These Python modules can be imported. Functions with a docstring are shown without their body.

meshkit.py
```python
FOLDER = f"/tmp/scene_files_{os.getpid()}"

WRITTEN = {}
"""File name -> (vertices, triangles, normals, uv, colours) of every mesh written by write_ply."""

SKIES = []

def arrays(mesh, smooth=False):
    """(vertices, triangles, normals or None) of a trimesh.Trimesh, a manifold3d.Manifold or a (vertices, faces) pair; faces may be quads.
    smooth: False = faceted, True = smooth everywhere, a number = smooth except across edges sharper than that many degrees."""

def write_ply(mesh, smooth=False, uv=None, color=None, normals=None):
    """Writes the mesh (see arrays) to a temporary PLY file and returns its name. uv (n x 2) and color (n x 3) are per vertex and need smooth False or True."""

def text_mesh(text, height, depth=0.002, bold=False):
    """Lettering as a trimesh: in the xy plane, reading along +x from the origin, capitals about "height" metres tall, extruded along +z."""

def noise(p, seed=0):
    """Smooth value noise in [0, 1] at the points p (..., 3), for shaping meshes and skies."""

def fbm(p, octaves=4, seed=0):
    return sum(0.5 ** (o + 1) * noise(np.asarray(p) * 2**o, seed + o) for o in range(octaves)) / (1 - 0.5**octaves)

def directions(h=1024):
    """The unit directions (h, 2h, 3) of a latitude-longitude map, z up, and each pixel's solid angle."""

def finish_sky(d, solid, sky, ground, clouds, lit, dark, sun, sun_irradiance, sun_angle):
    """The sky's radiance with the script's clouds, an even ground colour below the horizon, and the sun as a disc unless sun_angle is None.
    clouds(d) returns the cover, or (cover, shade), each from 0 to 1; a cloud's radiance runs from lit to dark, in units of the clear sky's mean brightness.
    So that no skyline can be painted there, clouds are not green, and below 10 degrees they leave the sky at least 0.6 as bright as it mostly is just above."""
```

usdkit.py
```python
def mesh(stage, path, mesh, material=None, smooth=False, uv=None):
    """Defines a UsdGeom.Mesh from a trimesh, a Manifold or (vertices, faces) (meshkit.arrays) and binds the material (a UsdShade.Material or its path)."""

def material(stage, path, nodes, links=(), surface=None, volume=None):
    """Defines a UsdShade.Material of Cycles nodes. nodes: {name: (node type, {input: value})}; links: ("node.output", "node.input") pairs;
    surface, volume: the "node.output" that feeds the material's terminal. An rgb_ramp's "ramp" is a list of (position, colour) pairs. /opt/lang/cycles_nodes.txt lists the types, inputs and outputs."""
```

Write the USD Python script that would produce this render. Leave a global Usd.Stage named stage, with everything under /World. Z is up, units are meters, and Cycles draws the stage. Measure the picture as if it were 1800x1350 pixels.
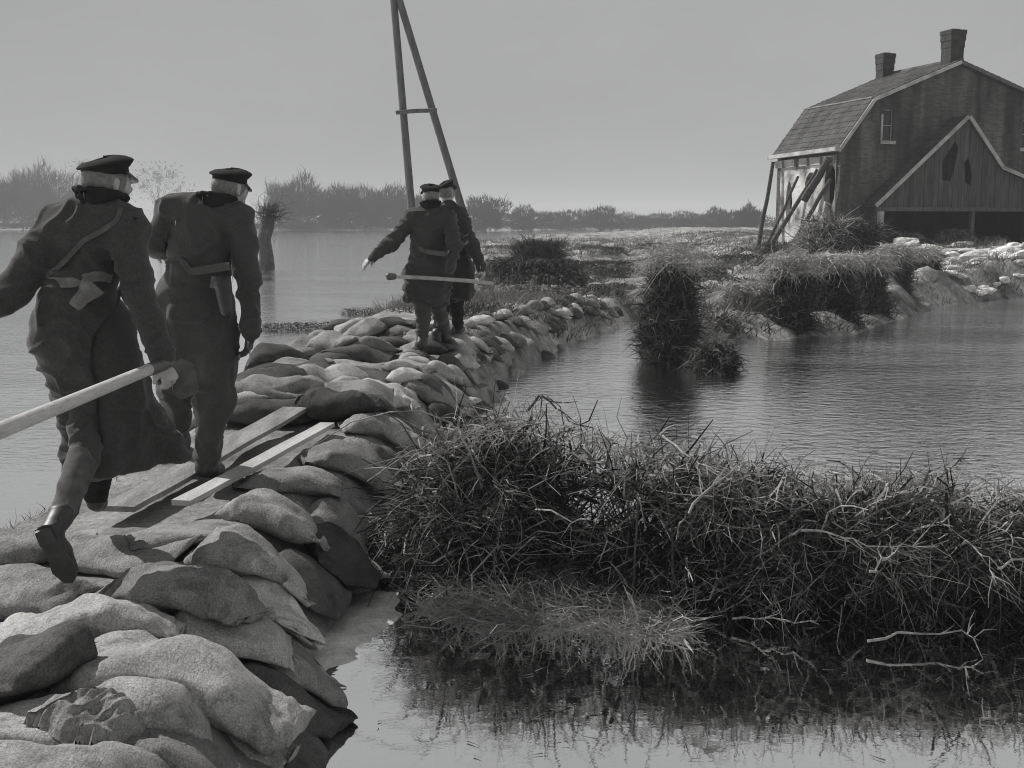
import math, random
import numpy as np, trimesh, shapely
from shapely.geometry import Polygon, LineString, box as sbox
from scipy import ndimage
from scipy.interpolate import griddata
import usdkit, meshkit
from pxr import Usd, UsdGeom, UsdLux, UsdShade, Gf, Sdf

stage = Usd.Stage.CreateInMemory()
UsdGeom.SetStageUpAxis(stage, 'Z'); UsdGeom.SetStageMetersPerUnit(stage, 1.0)
UsdGeom.Xform.Define(stage, '/World'); UsdGeom.Scope.Define(stage, '/World/Looks')

# ------------------------------------------------------------------ camera, sky, sun, exposure
CAM_H, PITCH, FPX = 1.5, math.atan(285 / 2000.0), 2000.0
EXPOSURE = 0.08
SKY_STRENGTH, SUN_INT = 0.068, 1.25
SUN_DIR = np.array([-0.66, 0.40, 0.72]); SUN_DIR /= np.linalg.norm(SUN_DIR)
cam = UsdGeom.Camera.Define(stage, '/World/camera')
cam.CreateHorizontalApertureAttr(36.0); cam.CreateVerticalApertureAttr(27.0); cam.CreateFocalLengthAttr(40.0)
cam.CreateClippingRangeAttr(Gf.Vec2f(0.05, 20000.0)); cam.CreateExposureAttr(EXPOSURE)
xf = UsdGeom.Xformable(cam)
xf.AddTranslateOp().Set(Gf.Vec3d(0, 0, CAM_H)); xf.AddRotateXOp().Set(90.0 - math.degrees(PITCH))

sky = UsdLux.DomeLight.Define(stage, '/World/sky'); sky.CreateIntensityAttr(1.0)
sky.GetPrim().SetCustomDataByKey('kind', 'structure')
el = math.asin(SUN_DIR[2]); rot = math.atan2(SUN_DIR[0], SUN_DIR[1])
skymat = usdkit.material(stage, '/World/Looks/sky_air', {
    'st': ('sky_texture', {'sky_type': 'single_scattering', 'sun_disc': False, 'sun_elevation': el, 'sun_rotation': rot, 'air_density': 1.0, 'aerosol_density': 3.0}),
    'bw': ('hsv', {'saturation': 0.04, 'value': 1.0, 'fac': 1.0}),
    'tc': ('texture_coordinate', {}),
    'mp': ('mapping', {'scale': (1.0, 1.0, 2.6)}),
    'nz': ('noise_texture', {'scale': 2.2, 'detail': 5.0, 'roughness': 0.55}),
    'mr': ('map_range', {'from_min': 0.3, 'from_max': 0.75, 'to_min': 0.95, 'to_max': 1.0, 'clamp': True}),
    'mx': ('mix', {'mix_type': 'mix', 'color2': (3.05, 3.09, 3.13)}),
    'n3': ('noise_texture', {'scale': 1.3, 'detail': 6.0, 'roughness': 0.6}), 'vl': ('mix', {'mix_type': 'mix', 'color1': (4.4, 4.44, 4.48), 'color2': (5.5, 5.53, 5.55)}), 'v3': ('map_range', {'from_min': 0.3, 'from_max': 0.7, 'to_min': 0.0, 'to_max': 1.0, 'clamp': True}),
    'bg': ('background_shader', {'strength': SKY_STRENGTH})},
    [('st.color', 'bw.color'), ('tc.generated', 'mp.vector'), ('mp.vector', 'nz.vector'), ('nz.fac', 'mr.value'), ('mr.result', 'mx.fac'), ('mp.vector', 'n3.vector'), ('n3.fac', 'v3.value'), ('v3.result', 'vl.fac'), ('vl.color', 'mx.color2'), ('bw.color', 'mx.color1'), ('mx.color', 'bg.color')],
    surface='bg.background')
UsdShade.MaterialBindingAPI.Apply(sky.GetPrim()).Bind(skymat)
sun = UsdLux.DistantLight.Define(stage, '/World/sun')
sun.CreateIntensityAttr(SUN_INT); sun.CreateNormalizeAttr(True); sun.CreateAngleAttr(0.6); sun.CreateColorAttr(Gf.Vec3f(1.0, 0.985, 0.965))
z = SUN_DIR; x = np.cross([0, 0, 1.0], z); x /= np.linalg.norm(x); y = np.cross(z, x)
m = Gf.Matrix4d(*[float(c) for r in ([*x, 0], [*y, 0], [*z, 0], [0, 0, 0, 1]) for c in r])
UsdGeom.Xformable(sun).AddTransformOp().Set(m)

# ------------------------------------------------------------------ helpers
WATER = -0.60
def P(px, py, d):
    """The point at forward distance d seen at pixel px, py of the 1800 x 1350 photograph."""
    a, b = (px - 900) / FPX, (675 - py) / FPX
    dy, dz = math.cos(PITCH) + b * math.sin(PITCH), -math.sin(PITCH) + b * math.cos(PITCH)
    t = d / dy
    return np.array([a * t, d, CAM_H + dz * t])
def G(px, py, z):
    """The point of the level z seen at pixel px, py."""
    a, b = (px - 900) / FPX, (675 - py) / FPX
    dy, dz = math.cos(PITCH) + b * math.sin(PITCH), -math.sin(PITCH) + b * math.cos(PITCH)
    t = (z - CAM_H) / dz
    return np.array([a * t, dy * t, z])

used = {}
def path_for(name, parent):
    base = (str(parent.GetPath()) if parent is not None else '/World') + '/'
    k = base + name
    n = used.get(k, 0); used[k] = n + 1
    return k if n == 0 else f'{k}_{n:03d}'
def tag(o, label=None, cat=None, group=None, kind=None):
    p = o.GetPrim() if hasattr(o, 'GetPrim') else o
    for a, b in (('label', label), ('category', cat), ('group', group), ('kind', kind)):
        if b: p.SetCustomDataByKey(a, b)
    return p
def obj(name, mesh, mat, parent=None, smooth=False, **kw):
    m_ = usdkit.mesh(stage, path_for(name, parent), mesh, mat, smooth=smooth)
    return tag(m_, **kw)
def empty(name, label=None, cat=None, group=None, kind=None):
    return tag(UsdGeom.Xform.Define(stage, path_for(name, None)), label, cat, group, kind)

def mat_mix(name, lo, hi, scale, rough=0.9, detail=6, bump=0.0, bscale=None, bdist=0.01, spec=0.25, island=0.0, obj_rand=0.0, stretch=(1, 1, 1), fine=0.0, lo_at=0.35, hi_at=0.65, sheen=0.0, translucent=0.0, objspace=False):
    """A matte procedural material: base colour between greys lo and hi by noise, with optional relief."""
    g = lambda v: (v * 1.0, v * 0.985, v * 0.965)
    n = {'tc': ('texture_coordinate', {}), 'ge': ('geometry', {}), 'mp': ('mapping', {'scale': stretch}),
         'nz': ('noise_texture', {'scale': scale, 'detail': float(detail), 'roughness': 0.6}),
         'rp': ('rgb_ramp', {'ramp': [(lo_at, g(lo)), (hi_at, g(hi))]}),
         'p': ('principled_bsdf', {'roughness': rough, 'specular_ior_level': spec, 'sheen_weight': sheen})}
    l = [('tc.object' if objspace else 'ge.position', 'mp.vector'), ('mp.vector', 'nz.vector'), ('nz.fac', 'rp.fac')]
    col = 'rp.color'
    if island:
        n['ir'] = ('map_range', {'from_min': 0.0, 'from_max': 1.0, 'to_min': 1.0 - island, 'to_max': 1.0 + island})
        n['im'] = ('mix', {'mix_type': 'multiply', 'fac': 1.0}); n['ic'] = ('combine_color', {})
        l += [('ge.random_per_island', 'ir.value'), ('ir.result', 'ic.r'), ('ir.result', 'ic.g'), ('ir.result', 'ic.b'), (col, 'im.color1'), ('ic.color', 'im.color2')]
        col = 'im.color'
    if obj_rand:
        n['oi'] = ('object_info', {}); n['orr'] = ('map_range', {'from_min': 0.0, 'from_max': 1.0, 'to_min': 1.0 - obj_rand, 'to_max': 1.0 + obj_rand})
        n['om'] = ('mix', {'mix_type': 'multiply', 'fac': 1.0}); n['oc'] = ('combine_color', {})
        l += [('oi.random', 'orr.value'), ('orr.result', 'oc.r'), ('orr.result', 'oc.g'), ('orr.result', 'oc.b'), (col, 'om.color1'), ('oc.color', 'om.color2')]
        col = 'om.color'
    if fine:
        n['fn'] = ('noise_texture', {'scale': scale * 14, 'detail': 3.0}); n['fr'] = ('map_range', {'from_min': 0.3, 'from_max': 0.7, 'to_min': 1 - fine, 'to_max': 1 + fine})
        n['fm'] = ('mix', {'mix_type': 'multiply', 'fac': 1.0}); n['fc'] = ('combine_color', {})
        l += [('mp.vector', 'fn.vector'), ('fn.fac', 'fr.value'), ('fr.result', 'fc.r'), ('fr.result', 'fc.g'), ('fr.result', 'fc.b'), (col, 'fm.color1'), ('fc.color', 'fm.color2')]
        col = 'fm.color'
    l.append((col, 'p.base_color'))
    if bump:
        n['bn'] = ('noise_texture', {'scale': bscale or scale * 6, 'detail': 5.0, 'roughness': 0.65}); n['bp'] = ('bump', {'strength': bump, 'distance': bdist})
        l += [('mp.vector', 'bn.vector'), ('bn.fac', 'bp.height'), ('bp.normal', 'p.normal')]
    out = 'p.BSDF'
    if translucent:
        n['tl'] = ('translucent_bsdf', {}); n['mc'] = ('mix_closure', {'fac': translucent}); l += [(col, 'tl.color'), ('p.BSDF', 'mc.closure1'), ('tl.BSDF', 'mc.closure2')]; out = 'mc.closure'
    return usdkit.material(stage, '/World/Looks/' + name, n, l, surface=out)

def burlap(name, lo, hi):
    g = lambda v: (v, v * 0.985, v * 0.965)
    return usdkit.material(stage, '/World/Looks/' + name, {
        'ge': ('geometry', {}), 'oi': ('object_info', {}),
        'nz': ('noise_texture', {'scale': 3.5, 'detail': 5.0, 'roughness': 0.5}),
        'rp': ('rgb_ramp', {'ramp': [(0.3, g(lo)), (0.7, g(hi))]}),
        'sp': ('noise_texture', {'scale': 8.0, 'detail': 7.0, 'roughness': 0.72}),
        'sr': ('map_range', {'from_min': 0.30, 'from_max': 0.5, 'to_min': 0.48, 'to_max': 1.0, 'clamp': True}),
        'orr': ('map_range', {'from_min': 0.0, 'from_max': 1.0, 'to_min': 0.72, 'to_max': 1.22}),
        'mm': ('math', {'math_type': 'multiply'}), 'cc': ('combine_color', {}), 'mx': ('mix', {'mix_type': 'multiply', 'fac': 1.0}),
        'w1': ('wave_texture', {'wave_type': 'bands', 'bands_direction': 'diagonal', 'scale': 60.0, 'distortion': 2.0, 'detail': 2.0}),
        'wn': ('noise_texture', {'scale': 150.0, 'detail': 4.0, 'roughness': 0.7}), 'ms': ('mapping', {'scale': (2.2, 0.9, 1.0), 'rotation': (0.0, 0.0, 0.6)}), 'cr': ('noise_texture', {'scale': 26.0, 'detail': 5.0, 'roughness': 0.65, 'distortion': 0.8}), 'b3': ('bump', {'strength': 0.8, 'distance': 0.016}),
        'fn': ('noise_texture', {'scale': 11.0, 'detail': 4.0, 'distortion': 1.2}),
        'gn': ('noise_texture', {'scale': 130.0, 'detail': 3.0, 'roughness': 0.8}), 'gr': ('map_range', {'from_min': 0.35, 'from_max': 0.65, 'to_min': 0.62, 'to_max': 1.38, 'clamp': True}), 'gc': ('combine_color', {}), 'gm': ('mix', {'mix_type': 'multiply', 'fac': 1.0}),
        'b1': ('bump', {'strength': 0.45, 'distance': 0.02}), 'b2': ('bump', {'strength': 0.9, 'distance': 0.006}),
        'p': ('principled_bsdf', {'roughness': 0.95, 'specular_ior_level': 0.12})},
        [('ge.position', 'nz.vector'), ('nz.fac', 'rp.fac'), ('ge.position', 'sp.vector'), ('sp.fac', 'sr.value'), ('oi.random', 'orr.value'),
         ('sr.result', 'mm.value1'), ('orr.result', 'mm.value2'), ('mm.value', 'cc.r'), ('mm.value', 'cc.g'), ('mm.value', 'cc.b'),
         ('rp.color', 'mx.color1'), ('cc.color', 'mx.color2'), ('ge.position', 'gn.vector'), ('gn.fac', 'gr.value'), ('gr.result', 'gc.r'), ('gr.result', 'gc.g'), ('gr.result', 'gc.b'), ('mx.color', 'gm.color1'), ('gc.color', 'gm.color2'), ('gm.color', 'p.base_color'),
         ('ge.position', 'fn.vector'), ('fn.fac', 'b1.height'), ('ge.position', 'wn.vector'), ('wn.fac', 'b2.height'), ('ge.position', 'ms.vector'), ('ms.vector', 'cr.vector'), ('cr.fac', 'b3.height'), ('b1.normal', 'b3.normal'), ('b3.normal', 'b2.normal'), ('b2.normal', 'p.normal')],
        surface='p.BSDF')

M = {}
M['earth'] = mat_mix('trodden_earth', 0.10, 0.26, 2.2, bump=0.7, bscale=16, bdist=0.03, fine=0.25)
M['field'] = mat_mix('flooded_meadow', 0.05, 0.38, 0.5, detail=8, bump=0.8, bscale=6, bdist=0.06, fine=0.35, lo_at=0.38, hi_at=0.62)
M['silt'] = mat_mix('pale_silt', 0.36, 0.62, 5, rough=0.35, bump=0.5, bscale=14, bdist=0.02, spec=0.6, fine=.2)
M['burlap'] = burlap('burlap_sacking', 0.18, 0.36)
M['burlap_light'] = burlap('bleached_sacking', 0.32, 0.54)
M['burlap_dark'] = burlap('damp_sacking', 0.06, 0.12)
M['wool'] = mat_mix('dark_wool', 0.045, 0.06, 90, rough=0.95, bump=0.35, bscale=60, bdist=0.006, spec=0.1, sheen=0.12)
M['wool_coat'] = mat_mix('greatcoat_wool', 0.038, 0.055, 90, rough=0.95, bump=0.35, bscale=50, bdist=0.006, spec=0.1, sheen=0.12)
M['wool_black'] = mat_mix('black_wool', 0.016, 0.026, 9, rough=0.95, bump=0.3, bscale=60, bdist=0.005, spec=0.1)
M['serge'] = mat_mix('grey_serge', 0.048, 0.062, 90, rough=0.95, bump=0.35, bscale=60, bdist=0.006, spec=0.1, sheen=0.12)
M['webbing'] = mat_mix('pale_webbing', 0.10, 0.17, 20, rough=0.9, bump=0.3, bscale=150, bdist=0.003)
M['strap'] = mat_mix('worn_strap', 0.055, 0.09, 20, rough=0.8, bump=0.3, bscale=150, bdist=0.003)
M['leather'] = mat_mix('black_leather', 0.015, 0.03, 20, rough=0.5, bump=0.2, bscale=60, bdist=0.003, spec=0.5)
M['gaiter'] = mat_mix('canvas_gaiter', 0.05, 0.10, 14, rough=0.9, bump=0.3, bscale=120, bdist=0.003)
M['skin'] = mat_mix('pale_skin', 0.28, 0.36, 14, rough=0.55, bump=0.1, bscale=90, bdist=0.002, spec=0.4)
M['hair'] = mat_mix('fair_hair', 0.11, 0.18, 40, rough=0.6, bump=0.5, bscale=220, bdist=0.004)
M['pale_wood'] = mat_mix('pale_timber', 0.26, 0.42, 3, rough=0.8, bump=0.4, bscale=24, bdist=0.006, stretch=(3, 0.6, 3), fine=0.15)
M['dark_wood'] = mat_mix('weathered_timber', 0.06, 0.12, 3, rough=0.85, bump=0.4, bscale=24, bdist=0.006, stretch=(4, 4, 0.6))
M['grey_wood'] = mat_mix('grey_boards', 0.06, 0.13, 2.2, rough=0.9, bump=0.4, bscale=20, bdist=0.01, stretch=(5, 5, 0.5), island=0.25, obj_rand=0.22)
M['steel'] = mat_mix('dull_steel', 0.05, 0.09, 15, rough=0.5, bump=0.2, bscale=50, bdist=0.003, spec=0.5)
M['plaster'] = mat_mix('stained_whitewash', 0.10, 0.55, 0.9, rough=0.9, bump=0.4, bscale=9, bdist=0.02, lo_at=0.36, hi_at=0.55, fine=0.2)
M['white_paint'] = mat_mix('white_paint', 0.22, 0.44, 2.0, rough=0.6, bump=0.2, bscale=14, bdist=0.006, fine=0.15)
M['glass_dark'] = usdkit.material(stage, '/World/Looks/window_glass', {'p': ('principled_bsdf', {'base_color': (0.012, 0.012, 0.012), 'roughness': 0.12, 'specular_ior_level': 0.5})}, [], surface='p.BSDF')
M['tiles'] = mat_mix('roof_tiles', 0.03, 0.085, 1.3, rough=0.8, bump=0.3, bscale=14, bdist=0.01, fine=0.35)
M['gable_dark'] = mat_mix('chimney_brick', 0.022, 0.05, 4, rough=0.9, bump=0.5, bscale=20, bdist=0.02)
M['rubble'] = mat_mix('pale_rubble', 0.42, 0.7, 3, rough=0.9, bump=0.6, bscale=14, bdist=0.03, obj_rand=0.25)
M['clod'] = mat_mix('pale_sacking_far', 0.26, 0.5, 5, rough=0.9, bump=0.5, bscale=24, bdist=0.02, obj_rand=0.35)
M['mid_plank'] = mat_mix('trodden_timber', 0.13, 0.26, 3, rough=0.9, bump=0.5, bscale=24, bdist=0.008, stretch=(3, 0.6, 3), fine=0.25)
M['bark'] = mat_mix('wet_bark', 0.04, 0.09, 6, rough=0.9, bump=0.6, bscale=20, bdist=0.03)
M['stick'] = mat_mix('bare_stick', 0.16, 0.40, 18, rough=0.8, bump=0.3, bscale=60, bdist=0.004)
M['twigs'] = mat_mix('winter_twigs', 0.025, 0.06, 0.6, rough=0.9, island=0.4, translucent=0.15)
M['straw_dark'] = mat_mix('damp_reed', 0.03, 0.12, 4, rough=0.8, island=0.7, translucent=0.15)
M['straw_mid'] = mat_mix('dry_reed', 0.16, 0.36, 3, rough=0.8, island=0.65, translucent=0.2)
M['straw_light'] = mat_mix('pale_straw', 0.42, 0.68, 3, rough=0.8, island=0.4, translucent=0.2)  # pale straw, used as well for the painted sunlit reed tops
M['meadow_grass'] = mat_mix('meadow_tufts', 0.08, 0.44, 0.45, rough=0.9, island=0.5, translucent=0.2, lo_at=0.4, hi_at=0.6)
M['brick'] = usdkit.material(stage, '/World/Looks/old_brick', {
    'tc': ('texture_coordinate', {}), 'ge': ('geometry', {}),
    'vr': ('vector_rotate', {'rotate_type': 'x_axis', 'angle': math.pi / 2}),
    'br': ('brick_texture', {'color1': (0.10, 0.098, 0.094), 'color2': (0.055, 0.054, 0.052), 'mortar': (0.10, 0.098, 0.095), 'scale': 1.0, 'brick_width': 0.24, 'row_height': 0.075, 'mortar_size': 0.009, 'bias': 0.0}),
    'mp': ('mapping', {'scale': (1.6, 1.6, 0.22)}), 'nz': ('noise_texture', {'scale': 1.1, 'detail': 6.0}),
    'rp': ('rgb_ramp', {'ramp': [(0.34, (0.42, 0.42, 0.42)), (0.48, (0.85, 0.85, 0.85)), (0.66, (1.5, 1.5, 1.5))]}),
    'mx': ('mix', {'mix_type': 'multiply', 'fac': 1.0}), 'bp': ('bump', {'strength': 0.5, 'distance': 0.012}),
    'p': ('principled_bsdf', {'roughness': 0.92, 'specular_ior_level': 0.15})},
    [('ge.position', 'vr.vector'), ('vr.vector', 'br.vector'), ('ge.position', 'mp.vector'), ('mp.vector', 'nz.vector'), ('nz.fac', 'rp.fac'), ('br.color', 'mx.color1'), ('rp.color', 'mx.color2'),
     ('mx.color', 'p.base_color'), ('br.fac', 'bp.height'), ('bp.normal', 'p.normal')], surface='p.BSDF')
M['water'] = usdkit.material(stage, '/World/Looks/flood_water', {
    'ge': ('geometry', {}), 'm1': ('mapping', {'scale': (1.0, 1.6, 1.0)}), 'm2': ('mapping', {'scale': (0.10, 0.34, 1.0)}),
    'n1': ('noise_texture', {'scale': 5.5, 'detail': 4.0, 'roughness': 0.55, 'distortion': 0.4}),
    'n2': ('noise_texture', {'scale': 1.0, 'detail': 4.0}), 'r2': ('map_range', {'from_min': 0.42, 'from_max': 0.66, 'to_min': 0.5, 'to_max': 1.3, 'clamp': True}),
    'ml': ('math', {'math_type': 'multiply'}), 'sx': ('separate_xyz', {}), 'cy': ('map_range', {'from_min': 6.6, 'from_max': 12.0, 'to_min': 0.10, 'to_max': 1.5, 'clamp': True}), 'm3': ('math', {'math_type': 'multiply'}),
    'bp': ('bump', {'strength': 0.5, 'distance': 0.035}),
    'fr': ('fresnel', {'IOR': 4.5}), 'gl': ('glossy_bsdf', {'color': (1.0, 1.0, 1.0), 'roughness': 0.03}),
    'fm': ('map_range', {'from_min': 0.15, 'from_max': 0.7, 'to_min': 0.975, 'to_max': 1.0, 'clamp': True}), 'df': ('diffuse_bsdf', {'color': (0.06, 0.06, 0.058)}), 'mc': ('mix_closure', {})},
    [('ge.position', 'm1.vector'), ('ge.position', 'm2.vector'), ('m1.vector', 'n1.vector'), ('m2.vector', 'n2.vector'), ('n2.fac', 'r2.value'), ('n1.fac', 'ml.value1'), ('r2.result', 'ml.value2'),
     ('ge.position', 'sx.vector'), ('sx.y', 'cy.value'), ('ml.value', 'm3.value1'), ('cy.result', 'm3.value2'), ('m3.value', 'bp.height'), ('bp.normal', 'gl.normal'), ('bp.normal', 'fr.normal'), ('fr.fac', 'fm.value'), ('fm.result', 'mc.fac'), ('df.BSDF', 'mc.closure1'), ('gl.BSDF', 'mc.closure2')], surface='mc.closure')

def tube(pts, radii, sides=10, cap=True):
    pts = np.asarray(pts, float); n = len(pts); radii = np.broadcast_to(radii, n)
    t = np.gradient(pts, axis=0); t /= np.linalg.norm(t, axis=1, keepdims=True) + 1e-12
    up = np.array([0, 0, 1.0]) if abs(t[0, 2]) < 0.9 else np.array([1.0, 0, 0])
    u = np.cross(t, up); u /= np.linalg.norm(u, axis=1, keepdims=True) + 1e-12
    w = np.cross(t, u)
    a = np.linspace(0, 2 * math.pi, sides, endpoint=False)
    v = pts[:, None] + radii[:, None, None] * (np.cos(a)[None, :, None] * u[:, None] + np.sin(a)[None, :, None] * w[:, None])
    v = v.reshape(-1, 3); f = []
    for i in range(n - 1):
        for j in range(sides):
            k = (j + 1) % sides
            f += [[i * sides + j, i * sides + k, (i + 1) * sides + k], [i * sides + j, (i + 1) * sides + k, (i + 1) * sides + j]]
    if cap:
        c0, c1 = len(v), len(v) + 1
        v = np.vstack([v, pts[0], pts[-1]])
        for j in range(sides):
            k = (j + 1) % sides
            f += [[c0, k, j], [c1, (n - 1) * sides + j, (n - 1) * sides + k]]
    return trimesh.Trimesh(v, f, process=False)
def cat(ms): return trimesh.util.concatenate(ms)
def box_between(a, b, w, h, up=(0, 0, 1)):
    """A board from a to b, w wide and h thick."""
    a, b = np.asarray(a, float), np.asarray(b, float); t = b - a; L = np.linalg.norm(t); t /= L
    s = np.cross(t, up); s /= np.linalg.norm(s); n = np.cross(s, t)
    bx = trimesh.creation.box([L, w, h])
    bx.apply_transform(np.vstack([np.column_stack([t, s, n, (a + b) / 2]), [0, 0, 0, 1]]))
    return bx
def extrude(poly, d, origin, ex, ey, ez):
    """A flat outline in (ex, ey) at origin, pulled d along ez."""
    ms = [trimesh.creation.extrude_polygon(g, d, engine='earcut') for g in getattr(poly, 'geoms', [poly]) if g.area > 1e-5]
    m_ = cat(ms)
    T = np.eye(4); T[:3, 0], T[:3, 1], T[:3, 2], T[:3, 3] = ex, ey, ez, origin
    m_.apply_transform(T)
    if np.linalg.det(T[:3, :3]) < 0: m_.invert()
    return m_

def nets(d, lo, h):
    """Naive surface nets of the grid d (negative inside)."""
    s = d < 0
    offs = [(0, 0, 0), (1, 0, 0), (0, 1, 0), (1, 1, 0), (0, 0, 1), (1, 0, 1), (0, 1, 1), (1, 1, 1)]
    sl = lambda o: tuple(slice(o[k], d.shape[k] - 1 + o[k]) for k in range(3))
    any_, all_ = s[sl(offs[0])].copy(), s[sl(offs[0])].copy()
    for o in offs[1:]: any_ |= s[sl(o)]; all_ &= s[sl(o)]
    on = any_ & ~all_
    base = np.argwhere(on); idx = -np.ones(on.shape, np.int32); idx[on] = np.arange(len(base))
    cv = np.stack([d[base[:, 0] + o[0], base[:, 1] + o[1], base[:, 2] + o[2]] for o in offs], 1)
    acc = np.zeros((len(base), 3)); cnt = np.zeros(len(base))
    for i, a in enumerate(offs):
        for j in range(i + 1, 8):
            df = np.subtract(offs[j], a)
            if np.abs(df).sum() != 1: continue
            da, db = cv[:, i], cv[:, j]; x = (da < 0) != (db < 0)
            t = np.where(x, da / np.where(x, da - db, 1), 0)
            acc += np.where(x[:, None], np.asarray(a) + t[:, None] * df, 0); cnt += x
    v = (base + acc / cnt[:, None]) * h + lo
    quads = []
    for ax in range(3):
        o1, o2 = [(1, 2), (2, 0), (0, 1)][ax]
        A = [slice(1, -1)] * 3; A[ax] = slice(0, -1); B = list(A); B[ax] = slice(1, None)
        A[ax] = slice(0, d.shape[ax] - 1); B[ax] = slice(1, d.shape[ax])
        sa, sb = s[tuple(A)], s[tuple(B)]
        for flip in (False, True):
            e = np.argwhere((sa & ~sb) if not flip else (~sa & sb))
            e2 = e.copy(); e2[:, o1] += 1; e2[:, o2] += 1
            def cell(k1, k2):
                c = e2.copy(); c[:, o1] -= k1; c[:, o2] -= k2
                return idx[c[:, 0], c[:, 1], c[:, 2]]
            q = np.stack([cell(1, 1), cell(0, 1), cell(0, 0), cell(1, 0)], 1)
            quads.append(q[:, ::-1] if flip else q)
    q = np.vstack(quads); q = q[(q >= 0).all(1)]
    return v, np.vstack([q[:, [0, 1, 2]], q[:, [0, 2, 3]]])

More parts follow.
